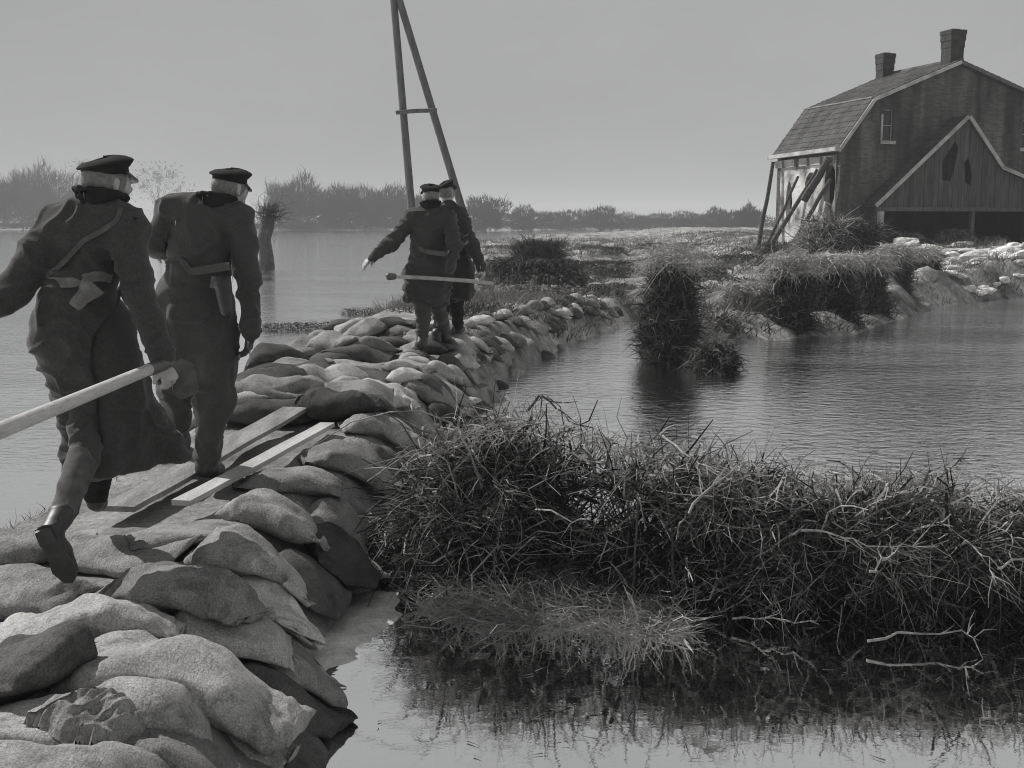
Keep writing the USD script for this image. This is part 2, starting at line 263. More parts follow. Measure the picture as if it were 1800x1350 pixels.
def sdf_mesh(prims, h=0.01, k=0.03, cuts=(), after=(), ka=0.03, fold=0.0, fold_scale=(9, 9, 16), seed=1, sm=3):
    """Round cones (a, b, ra, rb[, (dir, squash)]) melted together. cuts: (point, normal) half spaces taken away on the normal's side."""
    allp = list(prims) + list(after); pts = np.array([p for pr in allp for p in pr[:2]]); R = max(max(pr[2], pr[3]) for pr in allp) + 0.05
    lo, hi = pts.min(0) - R, pts.max(0) + R
    n = np.ceil((hi - lo) / h).astype(int) + 1
    d = np.full(n, 0.15)
    def melt(prs, k):
        for pr in prs:
            a, b, ra, rb = pr[:4]; a, b = np.asarray(a, float), np.asarray(b, float)
            mm = max(ra, rb) + 2 * k + 0.03
            i0 = np.maximum(np.floor((np.minimum(a, b) - mm - lo) / h).astype(int), 0); i1 = np.minimum(np.ceil((np.maximum(a, b) + mm - lo) / h).astype(int) + 1, n)
            ax = [lo[c] + h * np.arange(i0[c], i1[c]) for c in range(3)]
            p = np.stack(np.meshgrid(*ax, indexing='ij'), -1) - a; ab = b - a
            if len(pr) > 4:
                dr, sq = pr[4]; dr = np.asarray(dr, float); dr = dr / np.linalg.norm(dr)
                p = p + (p @ dr)[..., None] * dr * (sq - 1); ab = ab + (ab @ dr) * dr * (sq - 1)
            L2 = max(ab @ ab, 1e-9); t = np.clip((p @ ab) / L2, 0, 1)
            e = np.sqrt(((p - t[..., None] * ab) ** 2).sum(-1)) - (ra + (rb - ra) * t)
            s_ = tuple(slice(i0[c], i1[c]) for c in range(3)); o = d[s_]
            hh = np.clip(0.5 + 0.5 * (e - o) / k, 0, 1)
            d[s_] = e * (1 - hh) + o * hh - k * hh * (1 - hh)

    melt(prims, k)
    if cuts:
        gx, gy, gz_ = np.meshgrid(*[lo[c] + h * np.arange(n[c]) for c in range(3)], indexing='ij', sparse=True)
        for c0, nn in cuts:
            nn = np.asarray(nn, float); nn = nn / np.linalg.norm(nn)
            d = np.maximum(d, (gx - c0[0]) * nn[0] + (gy - c0[1]) * nn[1] + (gz_ - c0[2]) * nn[2])
    melt(after, ka)
    v, f = nets(d, lo, h)
    m_ = trimesh.Trimesh(v, f, process=False)
    if sm: trimesh.smoothing.filter_taubin(m_, iterations=sm)
    if fold:
        vn = m_.vertex_normals; q = m_.vertices * np.asarray(fold_scale)
        w = meshkit.noise(q + 2.0 * meshkit.noise(m_.vertices * 5, seed + 9)[:, None], seed) * 2 - 1
        w2 = meshkit.noise(q[:, [1, 2, 0]] * 0.8 + 7.0, seed + 3) * 2 - 1
        r = (1 - np.abs(w)) ** 3.5 - 0.25 + 0.7 * ((1 - np.abs(w2)) ** 2.5 - 0.3)
        m_.vertices = m_.vertices + vn * (fold * r)[:, None]
    return m_

def blades(root, dirn, length, width, droop, rng, seg=3, side=0.15, curl=0.0):
    """Grass blades as thin bent ribbons: arrays of vertices and triangles."""
    n = len(root); dirn = dirn / (np.linalg.norm(dirn, axis=1, keepdims=True) + 1e-9)
    rnd = rng.normal(size=(n, 3)); sd = np.cross(dirn, rnd); sd /= np.linalg.norm(sd, axis=1, keepdims=True) + 1e-9
    bend = rng.normal(size=(n, 3)) * side
    v = np.zeros((n, seg + 1, 2, 3))
    for i in range(seg + 1):
        t = i / seg
        c = root + dirn * (length * t)[:, None] + bend * (length * t * t)[:, None]
        c[:, 2] -= droop * length * t * t
        w = sd * (width * 0.5 * (1 - 0.85 * t))[:, None]
        v[:, i, 0], v[:, i, 1] = c - w, c + w
    b = (np.arange(n) * (seg + 1) * 2)[:, None]; f = []
    for i in range(seg):
        k = 2 * i
        f += [b + np.array([[k, k + 1, k + 3]]), b + np.array([[k, k + 3, k + 2]])]
    return v.reshape(-1, 3), np.stack(f, 1).reshape(-1, 3)
def join_arrays(parts):
    vs, fs, o = [], [], 0
    for v, f in parts:
        vs.append(v); fs.append(f + o); o += len(v)
    return np.vstack(vs), np.vstack(fs)

# ------------------------------------------------------------------ ground, water
def sd_poly(p, poly):
    """Signed distance (positive inside) of the points p to a polygon."""
    poly = np.asarray(poly, float); a, b = poly, np.roll(poly, -1, 0)
    best = np.full(len(p), 1e9); inside = np.zeros(len(p), bool)
    for (x0, y0), (x1, y1) in zip(a, b):
        e = np.array([x1 - x0, y1 - y0]); w = p - [x0, y0]
        t = np.clip((w @ e) / (e @ e), 0, 1); best = np.minimum(best, np.hypot(*(w - t[:, None] * e).T))
        c = (y0 <= p[:, 1]) != (y1 <= p[:, 1])
        inside ^= c & (p[:, 0] < x0 + (p[:, 1] - y0) / (y1 - y0 if y1 != y0 else 1e-9) * (x1 - x0))
    return np.where(inside, best, -best)
DIKE = [(-3.35, -2), (-3.2, 3), (-3.1, 6), (-2.75, 8.5), (-3.0, 11), (-2.7, 15), (-2.6, 19), (-2.2, 26), (2.9, 26), (2.5, 24.0), (1.0, 19.8), (-0.15, 15.6), (-0.35, 12.5), (-0.5, 10), (-0.7, 8), (-0.95, 6.3), (-0.95, 5), (-0.85, 3.5), (-0.7, 2.2), (0.3, 0.8), (0.3, -2)]
FIELD = [(-2.2, 19), (-1.2, 29), (-1.3, 36), (-4.0, 41), (-4.0, 44), (-2.2, 50), (-2.2, 60), (-5, 110), (4, 170), (20, 235), (190, 250), (190, 62), (40, 46), (16.5, 34.2), (11, 28.6), (6.8, 21.2), (4.1, 19.6), (3.4, 16.9), (2.2, 16.8), (2.1, 19), (2.6, 23), (2.5, 24.5), (1.0, 20.0), (-0.1, 17.5)]
MUD = [(-0.9, 6.4), (0.3, 6.15), (1.3, 5.95), (2.7, 5.65), (6.5, 5.3), (6.5, 6.9), (2.7, 6.9), (1.1, 7.4), (0.1, 8.2), (-0.9, 9.0)]
def sstep(x, a, b):
    t = np.clip((x - a) / (b - a), 0, 1); return t * t * (3 - 2 * t)
def ground(p):
    p = np.asarray(p, float); y = p[:, 1]; q = np.column_stack([p, np.zeros(len(p))])
    s = sd_poly(p, DIKE)
    top = np.interp(y, [0, 4, 7, 12, 20, 26], [-0.17, -0.16, -0.10, 0.05, 0.02, -0.15])
    h1 = WATER - 0.6 + (top - WATER + 0.6) * sstep(s, -0.55, 0.45)
    s = sd_poly(p, FIELD)
    top = -0.28 + 0.70 * sstep(p[:, 0] - 0.10 * y, 0.0, 8.0) * sstep(y, 20, 34) - 0.15 * sstep(y, 70, 150)
    hump = ((meshkit.fbm(q * 0.55, 4, 5) - 0.5) * 0.8 + (meshkit.fbm(q * 2.6, 3, 15) - 0.5) * 0.4) * sstep(y, 16, 28)
    h2 = WATER - 0.5 + (top + hump - WATER + 0.5) * sstep(s, -0.6, 1.1)
    s = sd_poly(p, MUD)
    h3 = WATER - 0.4 + 0.56 * sstep(s, -0.3, 0.4)
    h = np.maximum(np.maximum(h1, h2), h3)
    h += (meshkit.fbm(q * 3.0, 3, 2) - 0.5) * 0.06
    return h
ys = np.concatenate([np.arange(-1.5, 12, 0.07), np.arange(12, 30, 0.12), np.geomspace(30, 270, 150)])
us = np.linspace(-1, 1, 300)
YY, UU = np.meshgrid(ys, us, indexing='ij')
XX = UU * (4.0 + np.maximum(YY, 0) * 0.72) + 0.2 * np.maximum(YY, 0) * (UU > 0) * UU
gp = np.column_stack([XX.ravel(), YY.ravel()]); gz = ground(gp)
idx = np.arange(len(gp)).reshape(XX.shape)
q = np.stack([idx[:-1, :-1], idx[:-1, 1:], idx[1:, 1:], idx[1:, :-1]], -1).reshape(-1, 4)
cy = gp[q].mean(1)[:, 1]
V = np.column_stack([gp, gz])
def sub(sel, name, mat):
    f = q[sel]; keep = (V[f][:, :, 2].max(1) > WATER - 0.35)
    f = f[keep]; un, inv = np.unique(f, return_inverse=True)
    obj(name, (V[un], inv.reshape(-1, 4)), mat, smooth=True, kind='structure')
sub(cy < 17.0, 'dike', M['earth']); sub(cy >= 17.0, 'field', M['field'])
R_ = 1000.0
obj('water', (np.array([[-R_, -150, WATER], [R_, -150, WATER], [R_, 1650, WATER], [-R_, 1650, WATER]]), np.array([[0, 1, 2, 3]])), M['water'], kind='structure')
# far shore: low land beyond the flood
rng = np.random.default_rng(3)
fx = np.linspace(-700, 700, 160); fy = np.concatenate([np.linspace(255, 420, 24), [800, 1600]])
FX, FY = np.meshgrid(fx, fy, indexing='xy'); pz = np.column_stack([FX.ravel(), FY.ravel(), 0 * FX.ravel()])
edge = 300 + 60 * (meshkit.fbm(np.column_stack([FX.ravel() * 0.02, 0 * FX.ravel(), 0 * FX.ravel()]), 3, 8) - 0.5)
fz = np.minimum(WATER - 1 + 0.06 * (FY.ravel() - edge) + 1.0, -0.1 + 0.6 * meshkit.fbm(pz * 0.03, 3, 4))
ii = np.arange(FX.size).reshape(FX.shape); fq = np.stack([ii[:-1, :-1], ii[:-1, 1:], ii[1:, 1:], ii[1:, :-1]], -1).reshape(-1, 4)
obj('far_land', (np.column_stack([FX.ravel(), FY.ravel(), fz]), fq), M['field'], smooth=True, kind='structure')
# pale silt shallows at the foot of the sandbags
sil_old = [(-0.75, 1.5), (-0.6, 3.2), (-0.62, 4.6), (-1.0, 5.6), (-0.95, 6.2), (-0.62, 6.3), (-0.50, 5.7), (-0.55, 5.2), (-0.42, 4.75), (-0.36, 4.3), (-0.22, 3.9), (-0.15, 3.2), (-0.1, 1.5)]
sil = [(-1.2, 4.9), (-1.1, 5.6), (-0.95, 6.3), (-0.62, 6.3), (-0.60, 5.9), (-0.72, 5.5), (-0.85, 5.1)]
sx, sy = np.meshgrid(np.arange(-1.5, 0.5, 0.03), np.arange(1.2, 6.8, 0.03)); sp = np.column_stack([sx.ravel(), sy.ravel()])
sdv = sd_poly(sp + 0.16 * (np.column_stack([meshkit.fbm(np.column_stack([sp * 7, 0 * sp[:, :1]]), 3, 1), meshkit.fbm(np.column_stack([sp * 5, 0 * sp[:, :1]]), 3, 2)]) - 0.5), sil)
szv = WATER - 0.035 + 0.05 * sstep(sdv, -0.16, 0.14) + 0.01 * meshkit.fbm(np.column_stack([sp * 4, 0 * sp[:, :1]]), 3, 7)
ii = np.arange(len(sp)).reshape(sx.shape); fq = np.stack([ii[:-1, :-1], ii[:-1, 1:], ii[1:, 1:], ii[1:, :-1]], -1).reshape(-1, 4)
fq = fq[szv[fq].max(1) > WATER - 0.02]; un, inv = np.unique(fq, return_inverse=True)
obj('silt_bank', (np.column_stack([sp, szv])[un], inv.reshape(-1, 4)), M['silt'], smooth=True, kind='structure')

# haze box round everything, sky outside
hz = usdkit.material(stage, '/World/Looks/haze_air', {'v': ('principled_volume', {'color': (0.97, 0.98, 1.0), 'density': 0.0009, 'anisotropy': 0.0})}, [], volume='v.volume')
hb = trimesh.creation.box([2 * R_ + 60, 1900, 30.0]); hb.apply_translation([0, 730, 30 / 2 - 3.2])
obj('haze', hb, hz, kind='stuff')

# ------------------------------------------------------------------ house
ZG = 0.25
A0, gv, av, up = np.array([13.05, 46.0, 0.0]), np.array([0.96, 0.28, 0.0]), np.array([-0.28, 0.96, 0.0]), np.array([0, 0, 1.0])
LD = 5.0
H = empty('farmhouse', 'damaged brick farmhouse with a gambrel roof and two chimneys beside the flood', 'house')
prof = [(0, ZG - 0.6), (0, 4.4), (1.365, 6.2), (5.3, 7.78), (10.1, 6.2), (11.46, 4.4), (11.46, ZG - 0.6)]
w1, w2 = sbox(1.86, 4.72, 2.34, 5.95), sbox(8.55, 4.55, 9.05, 5.7)
bay = sbox(1.6, -2, 9.0, 2.1)
gable = Polygon(prof).difference(w1).difference(w2).difference(bay)
obj('gable_wall', extrude(gable, 0.30, A0, gv, up, av), M['brick'], H)
obj('gable_wall', extrude(Polygon(prof), 0.30, A0 + av * (LD - 0.3), gv, up, av), M['brick'], H)
for bx_ in (w1, w2):
    x0, z0, x1, z1 = bx_.bounds; o = A0 + av * 0.10
    wn = obj('window', extrude(bx_.difference(sbox(x0 + .03, z0 + .03, x1 - .03, z1 - .03)).union(sbox(x0 + .03, (z0 + z1) / 2 - .012, x1 - .03, (z0 + z1) / 2 + .012)), 0.06, o, gv, up, av), M['white_paint'], H)
    obj('pane', extrude(sbox(x0 + .05, z0 + .05, x1 - .05, z1 - .05), 0.012, o + av * 0.03, gv, up, av), M['glass_dark'], wn)
    obj('sill', extrude(sbox(x0 - .10, z0 - .13, x1 + .10, z0 - .003), 0.2, A0 - av * 0.07, gv, up, av), M['white_paint'], wn)
    if x0 < 3: obj('surround', extrude(sbox(x0 - .09, z0, x0 - .003, z1 - .2), 0.14, A0 - av * 0.02, gv, up, av), M['white_paint'], wn)
# side wall with torn openings, lit by the sun
rag = lambda cx, cz, w_, h_, sd: Polygon([(cx + w_ / 2 * math.cos(t) * (0.8 + 0.4 * random.Random(sd * 31 + i).random()), cz + h_ / 2 * math.sin(t) * (0.8 + 0.4 * random.Random(sd * 77 + i).random())) for i, t in enumerate(np.linspace(0, 2 * math.pi, 11)[:-1])])
side = sbox(0.003, ZG - 0.6, LD - 0.003, 4.15)
holes = [rag(0.75, 3.0, 0.9, 1.9, 1), rag(2.2, 3.05, 0.8, 1.0, 2), rag(3.9, 2.3, 0.55, 1.9, 3), rag(2.3, 0.95, 0.6, 1.3, 4), rag(0.55, 1.5, 0.5, 0.9, 5)]
for h_ in holes: side = side.difference(h_)
obj('side_wall', extrude(side, 0.25, A0 + gv * 0.003, av, up, gv), M['plaster'], H)
obj('side_wall', extrude(sbox(0.003, ZG - .6, LD - .003, 4.4), 0.25, A0 + gv * 11.2, av, up, gv), M['brick'], H)
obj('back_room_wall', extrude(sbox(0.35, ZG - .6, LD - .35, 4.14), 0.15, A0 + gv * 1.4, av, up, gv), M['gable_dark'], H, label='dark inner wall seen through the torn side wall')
obj('floor', extrude(sbox(0.3, 0.3, 11.1, LD - 0.3), 0.1, A0 + up * 4.15, gv, av, up), M['dark_wood'], H)
obj('tarred_boarding', extrude(Polygon([(0.12, ZG - .6), (0.12, 2.4), (0.7, 2.15), (1.2, 1.7), (1.2, ZG - .6)]), 0.05, A0 - av * 0.055, gv, up, av), M['bark'], H)  # dark panel added to stand in for shade on the gable wall
for k in range(5):
    obj('whitewashed_block', extrude(sbox(0.35 + k * 1.02, 3.82, 0.35 + k * 1.02 + 0.62, 4.13), 0.1, A0 - gv * 0.10, av, up, gv), M['white_paint'], H)
obj('gutter', box_between(A0 - gv * 0.28 - av * 0.2 + up * 4.36, A0 - gv * 0.28 + av * (LD + 0.25) + up * 4.30, 0.2, 0.16), M['white_paint'], H)
def tile_panel(p0, du, dv, nu, nv):
    """Pantiles: rows that step, columns that roll."""
    Lu, Lv = np.linalg.norm(du), np.linalg.norm(dv); n = np.cross(du / Lu, dv / Lv); n = n if n[2] > 0 else -n
    cu = int(Lu / 0.24); rv = int(Lv / 0.27)
    u = np.linspace(0, 1, cu * 5 + 1); vs, hs = [], []
    for r in range(rv):
        for t, h_ in ((0.0, 0.03), (0.97, 0.008)): vs.append((r + t) / rv); hs.append(h_)
    vs, hs = np.array(vs), np.array(hs)
    roll = 0.028 * np.abs(np.sin(u * cu * math.pi)) ** 0.8
    rr = np.random.default_rng(5); jit = rr.normal(size=(len(vs), len(u))) * 0.006
    pts = p0 + u[None, :, None] * du + vs[:, None, None] * dv + (roll[None, :] + hs[:, None] + jit)[..., None] * n
    i_ = np.arange(pts.shape[0] * pts.shape[1]).reshape(pts.shape[:2])
    f = np.stack([i_[:-1, :-1], i_[:-1, 1:], i_[1:, 1:], i_[1:, :-1]], -1).reshape(-1, 4)
    if np.cross(du, dv)[2] < 0: f = f[:, ::-1]
    return pts.reshape(-1, 3), f
ov = 0.12
for side_, seq in (('l', [(-0.18, 4.28), (1.365, 6.32), (5.3, 7.90)]), ('r', [(11.64, 4.28), (10.1, 6.32), (5.3, 7.90)])):
    rf = None
    for (s0, z0), (s1, z1) in zip(seq, seq[1:]):
        a_ = A0 + gv * s0 + up * z0 - av * ov; b_ = A0 + gv * s1 + up * z1 - av * ov
        slab = extrude(Polygon([(0, 0), (LD + 2 * ov, 0), (LD + 2 * ov, np.linalg.norm(b_ - a_)), (0, np.linalg.norm(b_ - a_))]), 0.07, a_, av, (b_ - a_) / np.linalg.norm(b_ - a_), np.cross(av, (b_ - a_) / np.linalg.norm(b_ - a_)) * (-1 if side_ == 'l' else 1) * -1)
        rf = obj('roof', slab, M['dark_wood'], H)
        tn = np.cross(av, (b_ - a_) / np.linalg.norm(b_ - a_)); tn = tn if tn[2] > 0 else -tn
        tl = obj('roof_tiles', tile_panel(a_ + tn * 0.075, av * (LD + 2 * ov), b_ - a_, 0, 0), M['tiles'], rf, kind='stuff')
        if side_ == 'l' or True:
            obj('bargeboard', box_between(a_ - av * 0.035 + up * 0.0, b_ - av * 0.035 + up * 0.0, 0.05, 0.14, up=(0, 0, 1)), M['white_paint'] if side_ == 'l' else M['dark_wood'], rf)
kn0 = A0 + gv * 1.3 + up * 6.40
obj('knee_flashing', box_between(kn0 - av * ov, kn0 + av * (LD + ov), 0.12, 0.05), M['mid_plank'], H)
rd0 = A0 + gv * 5.3 + up * 7.99
obj('ridge', tube([rd0 - av * ov, rd0 + av * (LD + ov)], 0.11, 8), M['tiles'], H)
def chimney(c, w_, z0, z1):
    lv = [(z0, w_), (z1 - 0.75, w_), (z1 - 0.7, w_ * 1.06), (z1 - 0.45, w_ * 1.06), (z1 - 0.42, w_ * 1.14), (z1 - 0.2, w_ * 1.14), (z1 - 0.17, w_ * 1.2), (z1, w_ * 1.2)]
    ms = [extrude(sbox(-b / 2, -b / 2, b / 2, b / 2), zb - za, c + up * za, gv, av, up) for (za, b), (zb, _) in zip(lv[:-1], lv[1:])]
    ms.append(extrude(sbox(-.3 * w_, -.3 * w_, .3 * w_, .3 * w_), 0.05, c + up * z1, gv, av, up))
    return cat(ms)
obj('chimney', chimney(A0 + gv * 5.25 + av * 0.42, 0.62, 7.1, 9.2), M['gable_dark'], H)
obj('chimney', chimney(A0 + gv * 5.0 + av * (LD - 0.3), 0.54, 7.2, 8.85), M['gable_dark'], H)
# front annex with an open cart bay
AD = 0.9
B0 = A0 - av * AD
ap = [(1.24, 2.25), (5.1, 5.62), (6.84, 3.62), (8.1, 3.2), (9.3, 2.85), (9.3, 2.08), (1.24, 2.08)]
apoly = Polygon(ap); h1, h2 = Polygon([(4.1, 3.15), (4.5, 3.1), (4.65, 3.6), (4.78, 4.45), (4.6, 4.7), (4.35, 4.3), (4.05, 3.9)]), Polygon([(5.18, 3.1), (5.45, 2.95), (5.48, 3.45), (5.28, 4.05), (5.1, 3.85)])
for k in range(37):
    s0 = 1.24 + k * 0.225
    pl = apoly.intersection(sbox(s0 + 0.006, 0, s0 + 0.219, 9)).difference(h1).difference(h2)
    for pl in getattr(pl, 'geoms', [pl]):
        if pl.area > 0.01: obj('gable_board', extrude(pl, 0.03, B0 + av * (0.004 * (k % 3)), gv, up, av), M['grey_wood'], H)
obj('lintel', box_between(B0 + gv * 1.15 - av * 0.05 + up * 2.0, B0 + gv * 9.3 - av * 0.05 + up * 2.0, 0.16, 0.16), M['dark_wood'], H)
obj('door_post', box_between(B0 + gv * 1.34 + up * (ZG - 0.6), B0 + gv * 1.34 + up * 1.98, 0.2, 0.18, up=gv), M['white_paint'], H)
for s_ in (5.6, 9.2): obj('door_post', box_between(B0 + gv * s_ + up * (ZG - 0.6), B0 + gv * s_ + up * 1.98, 0.16, 0.16, up=gv), M['dark_wood'], H)
obj('lean_to_wall', extrude(sbox(0.15, ZG - .6, AD - .02, 2.2), 0.12, B0 + gv * 1.27, av, up, gv), M['brick'], H)
obj('lean_to_wall', extrude(sbox(0.15, ZG - .6, AD - .02, 2.75), 0.12, B0 + gv * 9.17, av, up, gv), M['brick'], H)
for (s0, z0), (s1, z1) in zip(ap[:4], ap[1:5]):
    d_ = np.array([s1 - s0, z1 - z0]); Lr = np.hypot(*d_); ex = gv * d_[0] / Lr + up * d_[1] / Lr
    if s0 < 2: s0 -= 0.2; z0 -= 0.18; Lr += 0.27
    a_ = B0 + gv * s0 + up * (z0 + 0.02) - av * 0.12
    nn = np.cross(ex, av); nn = nn if nn[2] > 0 else -nn
    rf = obj('annex_roof', extrude(sbox(0, 0, Lr, AD + .1), 0.06, a_ + nn * 0.0, ex, av, nn), M['dark_wood'], H)
    obj('annex_tiles', tile_panel(a_ + nn * 0.07, av * (AD + .1), ex * Lr, 0, 0), M['tiles'], rf, kind='stuff')
    obj('annex_bargeboard', box_between(a_ - av * 0.03 + nn * 0.04, a_ + ex * Lr - av * 0.03 + nn * 0.04, 0.05, 0.15, up=nn), M['white_paint'], rf)
# timber props along the side wall
rnd = random.Random(4)
for lab, t0, t1, r_ in (('dark timber prop leaning at the far corner of the farmhouse side wall', (5.05, -0.85, ZG - .3), (4.85, -0.30, 4.1), 0.10),
                        ('dark broken roof beam hanging under the eaves beside the near corner', (1.6, -0.6, 2.4), (0.5, -0.22, 4.0), 0.17),
                        ('long pale timber prop leaning across the middle of the farmhouse side wall', (3.9, -1.1, ZG - .2), (1.2, -0.3, 3.6), 0.10),
                        ('pale timber prop leaning against the side wall by the near corner', (2.3, -1.0, ZG - .2), (0.2, -0.3, 3.2), 0.10),
                        ('thin dark prop leaning between the two pale props', (4.4, -0.9, ZG - .2), (2.7, -0.3, 3.4), 0.07)):
    a_, b_ = (A0 + av * t[0] + gv * t[1] + up * t[2] for t in (t0, t1))
    obj('timber_prop', tube([a_ + (b_ - a_) * k + np.array([rnd.uniform(-.03, .03), 0, rnd.uniform(-.02, .02)]) for k in np.linspace(0, 1, 6)], np.linspace(r_, r_ * 0.8, 6), 8), M['grey_wood'] if 'pale' in lab else M['bark'], label=lab, cat='timber prop')

# A-shaped timber pole with crossbar, beyond the pair of men
AP = empty('pole_frame', 'tall A-shaped timber pole with a crossbar standing beyond the pair of men', 'timber pole')
pb = [P(733, 480, 42), P(846, 480, 42)]; pt = [P(686, -70, 42), P(681, -70, 42)]
for b_, t_ in zip(pb, pt):
    b_ = b_ - (t_ - b_) / np.linalg.norm(t_ - b_) * 0.5
    obj('pole', tube([b_ + (t_ - b_) * k for k in np.linspace(0, 1.0, 8)], np.linspace(0.15, 0.125, 8), 12), M['dark_wood'], AP, smooth=40)
obj('crossbar', tube([P(696, 198, 41.75), P(731, 195, 41.75), P(768, 194, 41.75)], 0.075, 8), M['dark_wood'], AP)
obj('insulator_arm', tube([P(660, -60, 41.75), P(710, -62, 41.75)], 0.08, 8), M['dark_wood'], AP)

# ------------------------------------------------------------------ far trees
def tree(name, base, h, w, label, cat_, seed, trunk=0.3, mat='twigs', n=2600, leaf=0.35, low=0.12, group=None, skirt=False):
    rg = np.random.default_rng(seed); T = empty(name, label, cat_, group)
    tr = [tube([base + np.array([0, 0, -0.5]), base + np.array([0.02 * h, 0, h * 0.3]), base + np.array([-0.01 * h, 0, h * 0.62])], [trunk, trunk * 0.7, trunk * 0.35], 7)]
    cl = []
    for k in range(9):
        a = rg.uniform(0, 2 * math.pi); rr = w * 0.5 * rg.uniform(0.35, 0.9); zz = h * rg.uniform(low + 0.15, 0.86)
        tip = base + np.array([rr * math.cos(a), rr * math.sin(a) * 0.8, zz])
        st = base + np.array([0, 0, h * rg.uniform(0.1, 0.35)])
        tr.append(tube([st, (st + tip) / 2 + np.array([0, 0, 0.06 * h]), tip], [trunk * 0.4, trunk * 0.22, trunk * 0.08], 5)); cl.append((tip, rg.uniform(0.16, 0.3) * w))
    obj('trunk', cat(tr), M['bark'], T)
    c = np.array([x for x, _ in cl] + [base + np.array([0, 0, h * 0.8]), base + np.array([0, 0, h * 0.45])]); r = np.array([x for _, x in cl] + [0.22 * w, 0.34 * w])
    k = rg.integers(0, len(c), n); d = rg.normal(size=(n, 3)); d /= np.linalg.norm(d, axis=1, keepdims=True)
    p = c[k] + d * (r[k] * np.minimum(np.abs(rg.normal(size=n)) * .62, 1.15))[:, None] * [1, 1, 0.8]
    if skirt:
        j = n // 3; a = rg.uniform(0, 2 * math.pi, j); rr = np.sqrt(rg.uniform(0, 1, j)) * w * .62
        p = np.vstack([p, base + np.column_stack([np.cos(a) * rr, np.sin(a) * rr * .6, rg.uniform(0, .42, j) * h * (1 - .5 * (rr / (w * .62)) ** 2)])])
    p = p[(p[:, 2] > base[2] + low * h)]; n = len(p)
    v, f = blades(p, rg.normal(size=(n, 3)) + [0, 0, 0.8], leaf * rg.uniform(0.6, 1.6, n), leaf * 0.5 * rg.uniform(0.5, 1.2, n), 0.1, rg, seg=1)
    if skirt:
        m2 = n // 5; u_ = rg.normal(size=(m2, 3)); u_ /= np.linalg.norm(u_, axis=1, keepdims=True); rr = rg.uniform(0, 1, m2) ** .45
        lob = 1 + .35 * np.sin(u_[:, 0] * 5 + seed) * np.cos(u_[:, 2] * 4 + seed * 2)
        p = base + np.array([0, 0, .40 * h]) + u_ * (rr * lob)[:, None] * [w * .5, w * .35, h * .46]; p[:, 2] = np.maximum(p[:, 2], base[2] + .2 * rg.uniform(0, 1, m2))
        v, f = blades(p, u_ * .5 + rg.normal(size=(m2, 3)) * .35 + [0, 0, .7], h * rg.uniform(.06, .2, m2), rg.uniform(.1, .3, m2), .05, rg, seg=2, side=.2)
    obj('crown', (v, f), M[mat], T)
    return T
far = [  # px left, px right, top py, distance, label
    (-70, 45, 292, 330, 'tall dense tree at the left edge of the flood, beyond the first man'), (25, 120, 284, 350, 'rounded tree second from the left edge of the far bank'),
    (110, 165, 330, 350, 'low bush by the neck of the man with the shovel on the far bank'), (470, 560, 305, 300, 'broad dark tree behind the pollard willow on the far bank'),
    (560, 640, 320, 300, 'dark tree on the far bank right of the pollard willow'), (630, 700, 322, 310, 'tree on the far bank just left of the timber pole'), (690, 742, 330, 310, 'tree on the far bank behind the left leg of the timber pole'),
    (820, 885, 340, 260, 'solitary dark bush right of the pair of men on the horizon'), (880, 960, 362, 280, 'low bush on the horizon above the dark hay heap'), (945, 1030, 366, 300, 'low hedge bush right of the hay heap on the horizon'),
    (1020, 1090, 360, 290, 'bush with a raised middle on the horizon, centre of the photo'), (1085, 1170, 372, 300, 'low hedge bush on the horizon above the tall reed stook'), (1160, 1250, 370, 280, 'spreading bush on the horizon right of the tall reed stook'),
    (1240, 1300, 364, 270, 'bush on the horizon second left of the farmhouse'), (1292, 1336, 360, 240, 'pointed bush on the horizon nearest the farmhouse')]
for i, (x0, x1, t, d, lab) in enumerate(far):
    b_ = P((x0 + x1) / 2, 397, d); b_[2] = min(b_[2], 0.2); top = P((x0 + x1) / 2, t, d)
    b_[2] = -0.5
    tree('far_tree' if i in (0, 1, 3, 4, 5, 6) else 'far_bush', b_, (top[2] - b_[2]) * 1.02, (x1 - x0) / FPX * d * 1.25, lab, 'tree' if i in (0, 1, 3, 4, 5, 6) else 'bush', 50 + i, trunk=0.35, n=20000 if i < 7 else 11000, leaf=0.3, low=0.0, skirt=True)
for i, (x0, x1, t, d, lab) in enumerate([(90, 210, 262, 620, 'pale hazy tree far behind the first man\'s cap'), (230, 330, 285, 640, 'pale hazy tree far behind, between the two capped men')]):
    b_ = P((x0 + x1) / 2, 395, d); b_[2] = -0.5; top = P((x0 + x1) / 2, t, d)
    tree('hazy_tree', b_, (top[2] - b_[2]), (x1 - x0) / FPX * d * 1.2, lab, 'tree', 90 + i, trunk=0.6, n=900, leaf=1.3, low=0.1)
# low scrub along the far bank
rg = np.random.default_rng(66); n = 16000
sxx = rg.uniform(-170, 95, n); syy = rg.uniform(285, 330, n); hh_ = 3.6 * meshkit.fbm(np.column_stack([sxx * .09, 0 * sxx, 0 * sxx]), 4, 3) * rg.uniform(.1, 1, n)
obj('far_scrub', blades(np.column_stack([sxx, syy, -.4 + hh_]), rg.normal(size=(n, 3)) + [0, 0, .8], rg.uniform(.5, 1.3, n), .4 * rg.uniform(.5, 1.2, n), .1, rg, seg=1), M['twigs'], kind='stuff', label='low hazy scrub along the foot of the far bank', cat='scrub')

